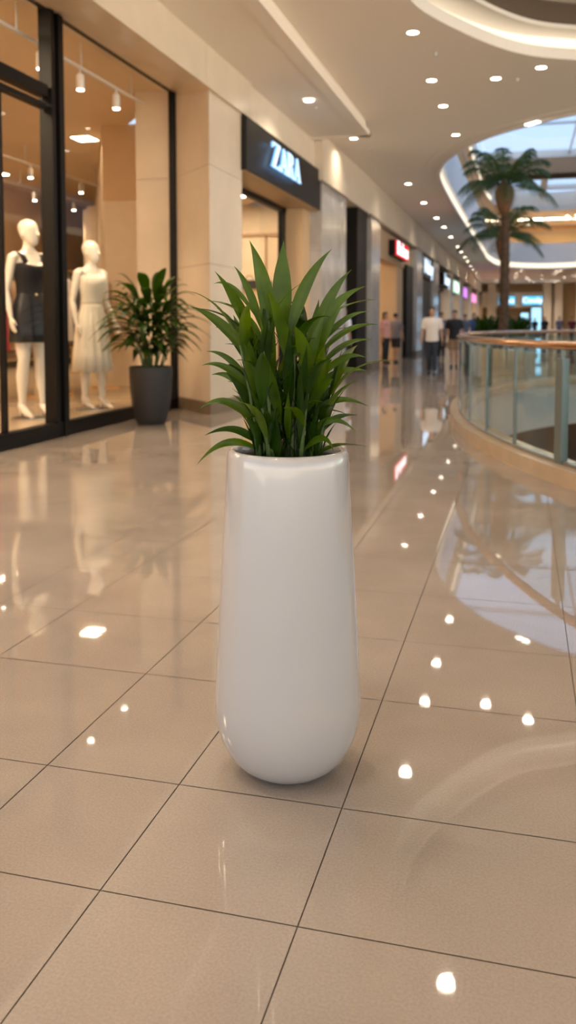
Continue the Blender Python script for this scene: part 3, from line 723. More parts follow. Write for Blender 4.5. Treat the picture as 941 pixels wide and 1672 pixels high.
# arc length where y = 7.28 on the west side
best = min((abs(at_len(q * .05)[0].y - 7.25) + (10 if at_len(q * .05)[0].x > 3 else 0), q * .05) for q in range(int(CL[-1] / .05)))[1]
step = CL[-1] / 44
HR = 1.07
for k in range(44):
    s0 = best + k * step
    pts = [at_len(s0 + step * q / 4)[0] for q in range(5)]
    mb = MB(); rr = []
    for i, p in enumerate(pts):
        d = at_len(s0 + step * i / 4)[1]; nrm = Vector((d.y, -d.x)) * .006
        rr.append([(p.x - nrm.x, p.y - nrm.y, KH), (p.x + nrm.x, p.y + nrm.y, KH), (p.x + nrm.x, p.y + nrm.y, HR - .07), (p.x - nrm.x, p.y - nrm.y, HR - .07)])
    mb.rings(rr, cap0=False, cap1=False); part(mb, 'glass_panel', M['railglass'], rail)
    p, d = at_len(s0); mb = MB(); big = (k % 11 == 0)
    a, bq = (.055, .03) if big else (.014, .014)
    n_ = Vector((d.y, -d.x))
    q = [p + d * a + n_ * bq, p - d * a + n_ * bq, p - d * a - n_ * bq, p + d * a - n_ * bq]
    mb.prism([tuple(x) for x in q], KH, HR - (.10 if big else .05))
    if big: mb.tube([(p.x, p.y, HR - .12), (p.x, p.y, HR - .03)], .02)
    part(mb, 'post', M['postmetal'], rail)
mb = MB(); n = len(GP)
prof = [(.048 * math.cos(a), .036 * math.sin(a)) for a in [2 * math.pi * q / 12 for q in range(12)]]
rr = []
for i in range(n + 1):
    t = (Vector(GP[(i + 1) % n][:2]) - Vector(GP[(i - 1) % n][:2])).normalized(); nn = Vector((t.y, -t.x))
    rr.append([(GP[i % n][0] + nn.x * a, GP[i % n][1] + nn.y * a, HR + b) for a, b in prof])
mb.rings(rr, cap0=False, cap1=False); part(mb, 'handrail', M['bronze'], rail, smooth=True)
mb = MB(); thick_ring(mb, offset_poly(VOID, -.138), offset_poly(VOID, -.102), KH, KH + .025); part(mb, 'glass_channel', M['steel'], rail)

# ---------------------------------------------------------------- downlights
def make_downlight(label, group, z=Z1, r=.075, light=True, loc=(0, 0), k=1.0, nm='downlight'):
    t = thing(nm, label, 'ceiling light', (loc[0], loc[1], z), 0, group)
    mb = MB(); mb.lathe([(0.0, r + .022), (-.006, r + .02), (-.008, r + .004), (-.002, r)], 24, cap0=False, cap1=False); mb.build('trim_ring', M['whiteplastic'], t, smooth=True)
    mb = MB(); mb.lathe([(-.004, r), (-.0045, r * .5), (-.005, .002)], 24, cap0=False); mb.build('lens', M['disc'], t)
    if light:
        ld = bpy.data.lights.new('spot', 'SPOT'); ld.energy = K_SPOT * k; ld.color = WARM; ld.spot_size = R(150); ld.spot_blend = 1.0; ld.shadow_soft_size = .07
        l = bpy.data.objects.new('light_beam', ld); COL.objects.link(l); l.parent = t; l.location = (0, 0, -.03)
    return t
near = [((-1.49, 11.96), 'round ceiling downlight nearest the round recess, top of the middle row'), ((-1.48, 14.35), 'second round ceiling downlight from the top in the middle row'),
        ((-1.45, 16.07), 'third round ceiling downlight from the top in the middle row'), ((-1.41, 18.56), 'fourth round ceiling downlight in the middle row, left above the palm'),
        ((-.49, 14.50), 'round ceiling downlight right of the middle row, left one of two'), ((.19, 14.07), 'round ceiling downlight by the right picture edge under the round recess')]
G = 'downlights in the mall ceiling'
for p, lb in near: make_downlight(lb, G, loc=p, k=2.0)
make_downlight('round downlight in the lowered ceiling strip above the sign', G, z=ZP - .012, loc=(-3.40, 13.98), k=1.6)
make_downlight('round ceiling downlight just past the end of the lowered strip', G, loc=(-3.50, 18.37), k=1.6)
for i, y in enumerate([24.67, 28.65, 32.9, 36.1, 40.3, 45.6, 49, 52.9, 56.5, 60.9, 65, 70, 76, 82]):
    x = -3.16 - max(0, y - 36) * .014
    make_downlight(('third fourth fifth sixth seventh eighth ninth tenth eleventh twelfth thirteenth fourteenth'.split()[i - 2] + ' round downlight of the far row beside the shopfronts') if i > 1 else ['round downlight starting the far row beside the shopfronts', 'second round downlight of the far row beside the shopfronts'][i], G, loc=(x, y), r=.085, k=.7, light=(i % 2 == 0))
rr2 = random.Random(3)
for i in range(26):
    x = rr2.uniform(-2.6, 5.2); y = rr2.uniform(67, 87)
    make_downlight('small round downlight in the ceiling at the far end of the mall', 'far end downlights', loc=(x, y), r=.10, light=(i % 4 == 0), k=6)
for x, y in UPD: make_downlight('small round downlight on the upper storey beside the atrium opening', 'upper storey downlights', z=Z2, loc=(x, y), r=.11, light=False)
# downlights nearer than the frame, seen only as reflections and as light
for i, (x, y) in enumerate([(-.60, 8.1), (-1.5, 5.6), (-1.5, 3.2), (-1.5, 0.6), (-1.5, -2.0), (-3.4, 5.6), (-3.4, 3.4), (-3.4, 1.4), (-3.4, -1.2)]):
    make_downlight('downlight overhead along the shopfronts, seen only in the shiny floor', 'overhead downlights reflected in the floor', z=(Z1 if x > -2.9 else ZP - .012), loc=(x, y), k=1.6)
lamp = thing('linear_light', 'short bright linear lamp on the ceiling at the atrium edge above the palm', 'ceiling light', (.10, 17.72, Z1))
mb = MB(); mb.box(-.16, .16, -.05, .05, -.045, -.035); mb.build('diffuser', M['linear'], lamp)
mb = MB(); mb.box(-.17, .17, -.06, .06, -.034, 0); mb.build('housing', M['whiteplastic'], lamp); lamp.rotation_euler = (0, 0, R(-50))
for i, (x, y, z) in enumerate([(-.16, 14.6, Z1), (-3.35, 19.55, Z1), (-1.28, 12.9, Z1), (-3.66, 22.2, Z1), (-3.38, 14.4, ZP - .012)]):
    s = thing('fire_sprinkler', ['small white sprinkler head beside the right hand downlight', 'small sprinkler head past the end of the lowered ceiling strip', 'small sprinkler head between the first two middle row downlights', 'small sprinkler head before the far downlight row', 'small sprinkler head beside the downlight above the sign'][i], 'sprinkler', (x, y, z))
    mb = MB(); mb.lathe([(0, .035), (-.008, .033), (-.012, .014), (-.04, .012), (-.045, .03), (-.05, .03)], 14); mb.build('sprinkler_head', M['whiteplastic'], s, autosm=30)

# ---------------------------------------------------------------- leaves
def bez(p0, p1, p2, t): return p0 * (1 - t) ** 2 + p1 * 2 * t * (1 - t) + p2 * t * t
def leaf_mb(p0, p1, p2, width, fold=.35, nseg=12, face=None, wav=0.0, base=.18, peak=.75):
    p0, p1, p2 = Vector(p0), Vector(p1), Vector(p2); rr = []; uvs = []
    face = Vector(face) if face is not None else Vector((0, -1, .3))
    for i in range(nseg + 1):
        t = i / nseg; p = bez(p0, p1, p2, t)
        d = (bez(p0, p1, p2, min(1, t + .02)) - bez(p0, p1, p2, max(0, t - .02))).normalized()
        s = d.cross(face)
        if s.length < .05: s = d.cross(Vector((1, 0, 0)))
        s.normalize(); nrm = s.cross(d).normalized()
        q = math.sin(math.pi * min(1, t ** peak)) ** 1.12 if t < 1 else 0
        wd = width * .5 * max(q, base * (1 - t) ** 1.5, .015)
        off = wav * math.sin(t * 9) * width
        ring = []
        for u in (-1, -.5, 0, .5, 1):
            ring.append(p + s * u * wd + nrm * (abs(u) * wd * fold + off * u))
        rr.append(ring)
    m = MB(); m.rings(rr, closed=False)
    return m
def leaf_obj(mb, name, mt, parent, nseg=12):
    me = mb.mesh(name, mt, smooth=True)
    uvl = me.uv_layers.new(name='UVMap')
    for poly in me.polygons:
        for li in poly.loop_indices:
            vi = me.loops[li].vertex_index; uvl.data[li].uv = ((vi % 5) / 4.0, (vi // 5) / nseg)
    o = bpy.data.objects.new(name, me); COL.objects.link(o); o.parent = parent
    return o

# ---------------------------------------------------------------- the white planter with its plant
PX, PY = -0.62, 2.31
pp_ = thing('potted_plant', 'tall glossy white tapered planter holding an upright leafy green plant, in front on the tiles', 'potted plant', (PX, PY, 0))
prof = [(0.000, .088), (0.002, .100), (.010, .116), (.022, .134), (.040, .1545), (.065, .172), (.095, .1865), (.125, .1955), (.155, .2010), (.185, .2035), (.22, .2038), (.26, .2022), (.34, .1975), (.43, .1925), (.53, .1868), (.64, .1808), (.74, .1752), (.83, .1705), (.870, .1685), (.888, .1672), (.897, .1650), (.902, .1610), (.904, .1560), (.904, .1500), (.901, .1455), (.894, .1430), (.88, .1415)]
mb = MB(); mb.lathe(prof, 128, cap0=True, cap1=False); o = mb.build('pot', M['pot'], pp_, smooth=True); o['label'] = 'glossy white tapered pot'
mb = MB(); mb.lathe([(.881, .1414), (.86, .1405), (.80, .138)], 96, cap0=False, cap1=False); o = mb.build('pot_liner', M['potin'], pp_, smooth=True); o['label'] = 'grey metal inner rim'
mb = MB(); n = 48; sr = random.Random(5)
mb.rings([[(r * math.cos(2 * math.pi * i / n), r * math.sin(2 * math.pi * i / n), .842 + .010 * (1 - r / .14) + sr.uniform(-.004, .004)) for i in range(n)] for r in (.1395, .12, .1, .08, .06, .04, .02, .004)], cap0=False)
mb.build('soil', M['soil'], pp_)
# plant plane scale: one picture pixel at the plant is 2.43/1430 m
DP = 2.44
def pc(cx_, cy_, dy=0.0):     # crop units of the study sketch -> local point in the upright plane of the plant
    px = 320 + cx_ / 3.137; py = 380 + cy_ / 3.137
    a = (px - 470.5) / FPX; x = a * DP; z = CAM_H - (py - HZ) / FPX * DP
    yx = -math.sin(YAW)
    # the plane stands square to the line of sight, swung by the camera yaw
    cxw = Vector((math.cos(YAW), math.sin(YAW), 0)) * x
    return Vector((cxw.x, cxw.y + dy, z))
CEN = (449, 1100)
hero = [((400, 560), (375, 230), (300, 58), 92, -.02), ((452, 520), (430, 240), (440, 48), 112, .015), ((475, 560), (540, 240), (695, 95), 72, -.01), ((585, 620), (650, 320), (795, 195), 66, .01),
 ((590, 600), (690, 330), (872, 278), 52, -.03), ((330, 600), (240, 340), (130, 208), 74, -.01), ((350, 540), (270, 260), (185, 175), 46, .03), ((300, 430), (170, 225), (65, 262), 26, .04),
 ((310, 660), (160, 430), (5, 380), 62, -.02), ((320, 660), (190, 470), (62, 485), 46, .03), ((300, 800), (170, 595), (50, 606), 34, .02), ((320, 820), (180, 630), (60, 672), 38, -.03),
 ((320, 860), (190, 690), (60, 727), 42, .01), ((330, 980), (190, 780), (55, 885), 44, -.04), ((330, 1010), (250, 860), (170, 830), 30, .04), ((340, 1070), (240, 940), (118, 1006), 44, -.05),
 ((350, 1100), (210, 970), (100, 1140), 38, -.07), ((580, 960), (700, 780), (885, 880), 36, -.02), ((585, 1050), (690, 860), (850, 996), 36, -.04), ((560, 1105), (690, 960), (750, 1082), 34, -.06),
 ((590, 1080), (660, 910), (800, 940), 36, .03), ((620, 700), (740, 530), (892, 546), 34, .02), ((620, 760), (760, 580), (892, 632), 34, -.03), ((610, 640), (750, 450), (905, 470), 32, .03),
 ((600, 620), (750, 400), (890, 406), 30, -.01), ((590, 860), (690, 660), (730, 640), 80, -.05), ((585, 900), (690, 720), (745, 735), 60, -.07), ((590, 800), (720, 660), (850, 715), 34, .04),
 ((300, 740), (190, 560), (120, 548), 26, .05), ((420, 700), (390, 420), (360, 250), 70, -.05), ((500, 700), (470, 420), (430, 300), 70, -.06), ((540, 720), (590, 470), (600, 340), 62, .05),
 ((370, 760), (290, 470), (255, 330), 60, -.04), ((360, 800), (300, 600), (290, 440), 70, -.07), ((560, 800), (620, 560), (690, 380), 62, -.05), ((440, 860), (420, 620), (400, 430), 60, -.08),
 ((480, 880), (520, 640), (540, 470), 60, -.08), ((390, 900), (330, 700), (320, 560), 62, -.09), ((540, 900), (600, 720), (640, 560), 60, -.09), ((460, 960), (450, 760), (430, 600), 50, -.1),
 ((500, 640), (560, 560), (610, 640), 44, -.1), ((330, 900), (250, 700), (185, 665), 46, .0), ((600, 940), (660, 800), (735, 760), 44, .0), ((345, 960), (285, 780), (225, 700), 52, -.06),
 ((590, 700), (680, 480), (770, 380), 46, -.04), ((310, 700), (215, 480), (175, 420), 40, .02), ((420, 1060), (400, 900), (380, 760), 40, -.10), ((500, 1060), (520, 900), (545, 780), 40, -.10)]
lr = random.Random(11)
for (a, b, c_, wd, dy) in hero:
    P0, P1, P2 = pc(*a, dy * .5), pc(*b, dy), pc(*c_, dy * 1.6 + lr.uniform(-.03, .03))
    fc = Vector((lr.uniform(-.35, .35), -1, lr.uniform(-.1, .6)))
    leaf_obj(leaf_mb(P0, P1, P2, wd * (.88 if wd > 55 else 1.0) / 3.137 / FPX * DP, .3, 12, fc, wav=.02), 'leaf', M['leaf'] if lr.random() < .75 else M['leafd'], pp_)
# canes
tops = []
for i in range(22):
    ang = lr.uniform(0, 6.283); r0 = .098 * math.sqrt(lr.random()); bx, by = r0 * math.cos(ang), r0 * math.sin(ang)
    lean = lr.uniform(.25, 1.0); h = lr.uniform(.20, .44) * (1 - .25 * r0 / .1)
    tp = Vector((bx * (1 + lean), by * (1 + lean), .845 + h)); bs = Vector((bx, by, .835))
    mid = bs.lerp(tp, .5) + Vector((-bx * .12, -by * .12, 0))
    pts = [bez(bs, mid, tp, q / 8) for q in range(9)]
    mb = MB(); mb.tube(pts, [.0068 - .0032 * q / 8 + (.0006 if q % 2 else 0) for q in range(9)], 8); mb.build('stem', M['stem'], pp_, smooth=True)
    tops.append((bs, mid, tp, ang))
# leaves along the canes, to fill the body of the plant
for i in range(52):
    bs, mid, tp, ang = tops[i % 22]
    t = lr.uniform(.15, 1.0) if i >= 22 else 1.0
    p = bez(bs, mid, tp, t); az = ang + lr.uniform(-1.2, 1.2) if lr.random() < .7 else lr.uniform(0, 6.28)
    L = lr.uniform(.16, .26) * (1.15 if t > .9 else .9); up = lr.uniform(.55, .95) if t > .5 else lr.uniform(.35, .8)
    out = Vector((math.cos(az), math.sin(az), 0)); 
    p1 = p + out * L * .22 + Vector((0, 0, L * .55 * up + .02)); p2 = p + out * L * (1.05 - .6 * up) + Vector((0, 0, L * (1.1 * up - .25)))
    if p2.z > 1.44: p2.z = 1.44
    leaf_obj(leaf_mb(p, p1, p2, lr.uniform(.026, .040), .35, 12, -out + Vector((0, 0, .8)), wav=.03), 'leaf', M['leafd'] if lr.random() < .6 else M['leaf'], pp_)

big = MB()
for i in range(190):
    bs, mid, tp, ang = tops[lr.randrange(22)]
    t = lr.uniform(.05, .95); p = bez(bs, mid, tp, t) + Vector((lr.uniform(-.01, .01), lr.uniform(-.01, .01), 0)); az = lr.uniform(0, 6.28)
    L = lr.uniform(.10, .20); up = lr.uniform(.6, 1.0); out = Vector((math.cos(az), math.sin(az), 0))
    m = leaf_mb(p, p + out * L * .12 + Vector((0, 0, L * .5)), p + out * L * (.95 - .7 * up) + Vector((0, 0, L * (.5 + .45 * up))), lr.uniform(.012, .024), .35, 8, -out + Vector((0, 0, .5)), wav=.03)
    big.add(m.v, m.f)
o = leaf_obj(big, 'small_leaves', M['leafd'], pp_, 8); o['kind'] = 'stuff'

# ---------------------------------------------------------------- charcoal pot plant by the pier
bp = thing('potted_plant', 'bushy dark green plant in a charcoal pot between glass shopfront and stone pier', 'potted plant', (-4.43, 9.98, 0))
mb = MB(); mb.lathe([(0, .165), (.01, .175), (.10, .205), (.25, .235), (.42, .255), (.58, .264), (.70, .266), (.715, .262), (.715, .238), (.70, .234), (.62, .232)], 64, cap1=False); o = mb.build('pot', M['darkpot'], bp, smooth=True); o['label'] = 'matt charcoal pot'
mb = MB(); mb.lathe([(.66, .233), (.67, .12), (.675, .005)], 32, cap0=False); mb.build('soil', M['soil'], bp)
lr = random.Random(23)
for i in range(16):
    az = i * 2.4; r0 = lr.uniform(.02, .12); b0 = Vector((r0 * math.cos(az), r0 * math.sin(az), .66)); L = lr.uniform(.35, .8)
    sp = lr.uniform(.08, .30); tp = b0 + Vector((math.cos(az) * sp, math.sin(az) * sp, L)); md = b0.lerp(tp, .5) + Vector((0, 0, .06))
    mb = MB(); mb.tube([bez(b0, md, tp, q / 6) for q in range(7)], [.011 - .0012 * q for q in range(7)], 7); mb.build('stem', M['stem'], bp, smooth=True)
for i in range(96):
    az = i * 2.39996 + lr.uniform(-.3, .3); lev = (i + .5) / 96
    hz = .86 + .72 * lev ** .8; sp = .16 + .26 * math.sin(math.pi * min(1, .15 + lev * .8))
    p = Vector((math.cos(az) * sp * .6, math.sin(az) * sp * .6, hz)); out = Vector((math.cos(az), math.sin(az), 0))
    L = lr.uniform(.36, .54) * (1.0 if lev > .25 else .85); up = .06 + .80 * lev ** 2.6
    p1 = p + out * L * (.55 - .30 * up) + Vector((0, 0, L * (.25 + .45 * up))); p2 = p + out * L * (1.05 - .65 * up) + Vector((0, 0, L * (-.28 + 1.05 * up) + lr.uniform(-.08, .05)))
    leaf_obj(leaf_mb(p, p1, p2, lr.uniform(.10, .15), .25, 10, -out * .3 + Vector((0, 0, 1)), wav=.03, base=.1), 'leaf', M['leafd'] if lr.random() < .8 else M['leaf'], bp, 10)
big = MB()
for i in range(90):
    az = lr.uniform(0, 6.28); out = Vector((math.cos(az), math.sin(az), 0)); p = Vector((out.x * .08, out.y * .08, lr.uniform(.85, 1.45))); L = lr.uniform(.2, .36)
    m = leaf_mb(p, p + out * L * .45 + Vector((0, 0, L * .4)), p + out * L * .95 + Vector((0, 0, L * lr.uniform(-.4, .5))), lr.uniform(.07, .11), .25, 8, Vector((-out.x * .3, -out.y * .3, 1)))
    big.add(m.v, m.f)
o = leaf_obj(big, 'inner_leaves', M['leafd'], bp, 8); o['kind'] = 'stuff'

# ---------------------------------------------------------------- palms
def palm(loc, ztop, rfrond, nf, label, seed, tr=.14):
    t = thing('palm_tree', label, 'palm tree', loc); r_ = random.Random(seed)
    n = 60; pts = []; rad = []
    for i in range(n + 1):
        q = i / n; z = q * ztop; pts.append((.05 * math.sin(q * 3), 0, z)); rad.append(tr * (1.12 - .25 * q) * (1 + .07 * ((i % 3) - 1)) * (1.15 if q < .04 else 1))
    mb = MB(); mb.tube(pts, rad, 14); mb.build('trunk', M['bark'], t, smooth=True)
    mb = MB(); mb.lathe([(ztop - .75, tr * .9), (ztop - .55, tr * 1.35), (ztop - .3, tr * 1.9), (ztop - .1, tr * 2.0), (ztop + .1, tr * 1.3), (ztop + .25, tr * .4)], 14, c=(.0, 0)); mb.build('crown_shaft', M['barktop'], t, smooth=True)
    for k in range(nf):
        az = k * 2.39996 + r_.uniform(-.2, .2); el = 1.45 - 1.75 * (k / nf) + r_.uniform(-.1, .1)
        L = rfrond * r_.uniform(.9, 1.12); out = Vector((math.cos(az), math.sin(az), 0))
        p0 = Vector((0, 0, ztop)) + out * .08; p1 = p0 + out * L * .55 * math.cos(el * .8) + Vector((0, 0, L * (.55 * math.sin(max(el, -.1)) + .28)))
        p2 = p0 + out * L * (.38 + .52 * math.cos(el)) + Vector((0, 0, L * (.95 * math.sin(el) - .18)))
        mb = MB(); mb.tube([bez(p0, p1, p2, q / 10) for q in range(11)], [.016 - .0013 * q for q in range(11)], 5)
        side = out.cross(Vector((0, 0, 1)))
        for q in range(26):
            u = .12 + .88 * q / 25; p = bez(p0, p1, p2, u); d = (bez(p0, p1, p2, min(1, u + .03)) - bez(p0, p1, p2, u - .03)).normalized()
            ll = rfrond * .36 * math.sin(math.pi * (.12 + .80 * u)) ** .7
            for sg_ in (-1, 1):
                e = p + d * ll * .62 + side * sg_ * ll * .62 + Vector((0, 0, -ll * (.45 + .25 * r_.random())))
                m_ = p.lerp(e, .5) + Vector((0, 0, ll * .12)); wv = d * .015
                mb.add([p - wv, p + wv, m_ + wv * 1.1, m_ - wv * 1.1, e], [(0, 1, 2, 3), (3, 2, 4)])
        o = mb.build('frond', M['palmleaf'], t, smooth=True)
    return t
palm((-.60, 26.5, 0), 5.15, 1.45, 24, 'tall palm tree with brown trunk behind the curved railing, crown reaching into the atrium opening', 4)
palm((-.74, 31.5, 0), 4.15, 1.55, 22, 'shorter palm tree standing behind the tall palm, its crown half way up', 9, .12)
pl = thing('round_planter', 'low round planter around the palm trunks behind the railing', 'planter', (-.66, 28.8, 0))
mb = MB(); n = 48
mb.rings([[(1.05 * r * math.cos(2 * math.pi * i / n), 3.4 * r * math.sin(2 * math.pi * i / n), z) for i in range(n)] for z, r in ((0, 1), (.5, 1.02), (.52, 1.0), (.52, .93), (.46, .92))], cap1=False); mb.build('basin', M['kerb'], pl)
mb = MB(); mb.rings([[(1.05 * r * math.cos(2 * math.pi * i / n), 3.4 * r * math.sin(2 * math.pi * i / n), .46) for i in range(n)] for r in (.93, .02)]); mb.build('soil', M['soil'], pl)
lr = random.Random(31)
for k, (x, y) in enumerate([(-1.12, 26.9), (-.92, 27.9), (-.16, 27.0), (-.3, 28.6), (-1.2, 29.4), (-.1, 29.9)]):
    s = thing('leafy_shrub', ['leafy green shrub at the left edge of the palm planter', 'leafy green shrub just behind the left of the palm trunk', 'leafy green shrub at the right edge of the palm planter', 'leafy green shrub right behind the palm trunk', 'leafy green shrub at the back left of the palm planter', 'leafy green shrub at the back right of the palm planter'][k], 'shrub', (x, y, .46), 0, 'shrubs in the palm planter')
    big = MB()
    for i in range(60):
        az = i * 2.4; lev = i / 60; out = Vector((math.cos(az), math.sin(az), 0)); p = Vector((out.x * .05, out.y * .05, .1 + .5 * lev)); L = lr.uniform(.4, .6)
        up = .2 + .7 * lev
        m = leaf_mb(p, p + out * L * .4 + Vector((0, 0, L * .7 * up + .1)), p + out * L * (1.1 - .6 * up) + Vector((0, 0, L * (1.15 * up - .15))), .07, .2, 6)
        big.add(m.v, m.f)
    big.build('foliage', M['leafd'], s, smooth=True)
    mb = MB(); mb.tube([(0, 0, -.05), (0, 0, .5)], .025); mb.build('stem', M['stem'], s)

# ---------------------------------------------------------------- bodies
def remesh(mb, name, mt, parent, vox, smooth_it=6):
    me = mb.mesh('tmp', mt); o = bpy.data.objects.new('tmp', me); COL.objects.link(o)
    m = o.modifiers.new('r', 'REMESH'); m.mode = 'VOXEL'; m.voxel_size = vox; m.use_smooth_shade = True
    s = o.modifiers.new('s', 'SMOOTH'); s.factor = .5; s.iterations = smooth_it
    dg = bpy.context.evaluated_depsgraph_get(); me2 = bpy.data.meshes.new_from_object(o.evaluated_get(dg)); bpy.data.objects.remove(o)
    me2.materials.clear(); me2.materials.append(mt); me2.polygons.foreach_set('use_smooth', [True] * len(me2.polygons))
    r = bpy.data.objects.new(name, me2); COL.objects.link(r); r.parent = parent; return r
TORSO_F = [(.455, 0, .060, .050), (.49, 0, .086, .062), (.525, .004, .092, .066), (.57, .004, .082, .058), (.625, 0, .064, .046), (.67, -.002, .067, .048), (.72, -.004, .078, .055), (.76, -.002, .082, .055), (.795, 0, .086, .046), (.825, .002, .075, .036), (.845, .004, .040, .030), (.865, .004, .026, .027), (.895, .000, .025, .027)]
TORSO_M = [(.455, 0, .065, .055), (.49, 0, .086, .064), (.525, 0, .088, .066), (.57, 0, .083, .060), (.625, 0, .080, .056), (.67, 0, .086, .058), (.72, -.002, .096, .064), (.76, 0, .102, .064), (.795, 0, .104, .054), (.825, .002, .085, .040), (.845, .004, .045, .033), (.865, .004, .032, .031), (.895, 0, .031, .031)]
HEAD = [(.868, -.030, .014, .012), (.878, -.024, .026, .026), (.893, -.014, .034, .038), (.912, -.006, .039, .047), (.935, .000, .042, .053), (.955, .003, .043, .055), (.975, .005, .038, .049), (.990, .006, .026, .034), (.999, .006, .008, .010)]
def sec(mb, S, H, inf=0.0, n=24, yaw=0.0, mi=0, zmin=-1, zmax=9):
    rr = []
    for z, cy_, rx, ry in S:
        if z < zmin or z > zmax: continue
        ring = []
        for i in range(n):
            a = 2 * math.pi * i / n; x = (rx + inf) * math.cos(a); y = cy_ + (ry + inf) * math.sin(a)
            x, y = x * math.cos(yaw) - y * math.sin(yaw), x * math.sin(yaw) + y * math.cos(yaw)
            ring.append((x * H, y * H, z * H))
        rr.append(ring)
    mb.rings(rr, mi)
def limb(mb, P, rads, H, inf=0.0, n=12):
    out = []; rr = []
    for i in range(len(P) - 1):
        a = Vector(P[i]); b = Vector(P[i + 1])
        for q in range(4): out.append(a.lerp(b, q / 4)); rr.append(rads[i] + (rads[i + 1] - rads[i]) * q / 4)
    out.append(Vector(P[-1])); rr.append(rads[-1])
    mb.tube([p * H for p in out], [(r + inf) * H for r in rr], n)
def figure(H, fem, pose):
    """joints in units of body height, facing -Y"""
    sw = .092 if fem else .108
    J = dict(hipL=(.046, 0, .50), hipR=(-.046, 0, .50), shL=(sw, .003, .805), shR=(-sw, .003, .805))
    J.update(dict(kneeL=(.045, -.008, .28), ankL=(.045, .008, .045), kneeR=(-.045, -.008, .28), ankR=(-.045, .008, .045),
                  elL=(sw + .022, .012, .635), wrL=(sw + .026, -.015, .490), elR=(-sw - .022, .012, .635), wrR=(-sw - .026, -.015, .490)))
    J.update(pose); return J
def hand(mb, wr, el, H, side, r=.0042):
    d = (Vector(wr) - Vector(el)).normalized(); inw = Vector((-side, 0, 0)); inw = (inw - d * inw.dot(d)).normalized(); fw = d.cross(inw).normalized()
    if fw.y > 0: fw = -fw
    w0 = Vector(wr)
    rot = Matrix((fw, inw, d)).transposed()
    mb.ell((w0 + d * .026) * H, (.019 * H, .009 * H, .028 * H), 12, rot=rot)
    for k, ln in enumerate((.034, .040, .037, .029)):
        b = w0 + d * .045 + fw * (.0135 - .009 * k); m1 = b + d * ln * .5 + inw * .003; e = b + d * ln * .92 + inw * .012
        mb.tube([b * H - d * .01 * H, b * H, m1 * H, e * H], [r * H, r * H * 1.05, r * H, r * .8 * H], 7)
    b = w0 + d * .014 + fw * .014; mb.tube([b * H, (b + fw * .014 + d * .016) * H, (b + fw * .016 + d * .036 + inw * .006) * H], [r * 1.2 * H, r * 1.1 * H, r * .85 * H], 7)
def body_mb(H, fem, J, heels=False, hyaw=0.0):
    mb = MB(); T = TORSO_F if fem else TORSO_M
    sec(mb, T, H); 
    if fem:
        for s in (-1, 1): mb.ell((s * .036 * H, -.046 * H, .748 * H), (.033 * H, .030 * H, .034 * H), 14)
    sec(mb, HEAD, H, yaw=hyaw)
    ry = Matrix.Rotation(hyaw, 3, 'Z')
    def hp(x, y, z): return (ry @ Vector((x, y, z))) * H
    mb.tube([hp(0, -.052, .942), hp(0, -.062, .918), hp(0, -.052, .913)], [.005 * H, .009 * H, .007 * H], 8)
    mb.ell(hp(0, -.047, .896), (.015 * H, .008 * H, .006 * H), 10, rot=ry)
    mb.ell(hp(0, -.044, .947), (.026 * H, .008 * H, .008 * H), 10, rot=ry)
    for s in (-1, 1): mb.ell(hp(s * .042, .004, .925), (.005 * H, .012 * H, .018 * H), 10, rot=ry)
    k = .92 if fem else 1.0
    for S, s in (('L', 1), ('R', -1)):
        limb(mb, [J['hip' + S], tuple(Vector(J['hip' + S]).lerp(Vector(J['knee' + S]), .5)), J['knee' + S], tuple(Vector(J['knee' + S]).lerp(Vector(J['ank' + S]), .35) + Vector((0, .008, 0))), J['ank' + S]], [.052, .043, .030, .031, .017], H)
        a = Vector(J['sh' + S]); e = Vector(J['el' + S]); w_ = Vector(J['wr' + S])
        limb(mb, [tuple(a + Vector((-s * .03, 0, .008))), tuple(a), tuple(a.lerp(e, .4)), tuple(e), tuple(e.lerp(w_, .3)), tuple(w_)], [.028 * k, .029 * k, .025 * k, .019 * k, .020 * k, .0125 * k], H)
        hand(mb, w_ - (w_ - e).normalized() * .004, e, H, s)
        an = Vector(J['ank' + S])
        if heels:
            mb.tube([(an + Vector((0, .010, .005))) * H, (an + Vector((0, .004, -.014))) * H, (an + Vector((0, -.040, -.045))) * H, (an + Vector((0, -.078, -.060))) * H, (an + Vector((0, -.098, -.062))) * H], [.017 * H, .020 * H, .019 * H, .014 * H, .007 * H], 12)
            mb.tube([(an + Vector((0, .014, -.012))) * H, (an + Vector((0, .018, -.069))) * H], [.008 * H, .0045 * H], 8)
        else:
            mb.tube([(an + Vector((0, .018, -.022))) * H, (an + Vector((0, 0, -.024))) * H, (an + Vector((0, -.05, -.030))) * H, (an + Vector((0, -.085, -.034))) * H], [.014 * H, .020 * H, .018 * H, .010 * H], 12)
    return mb

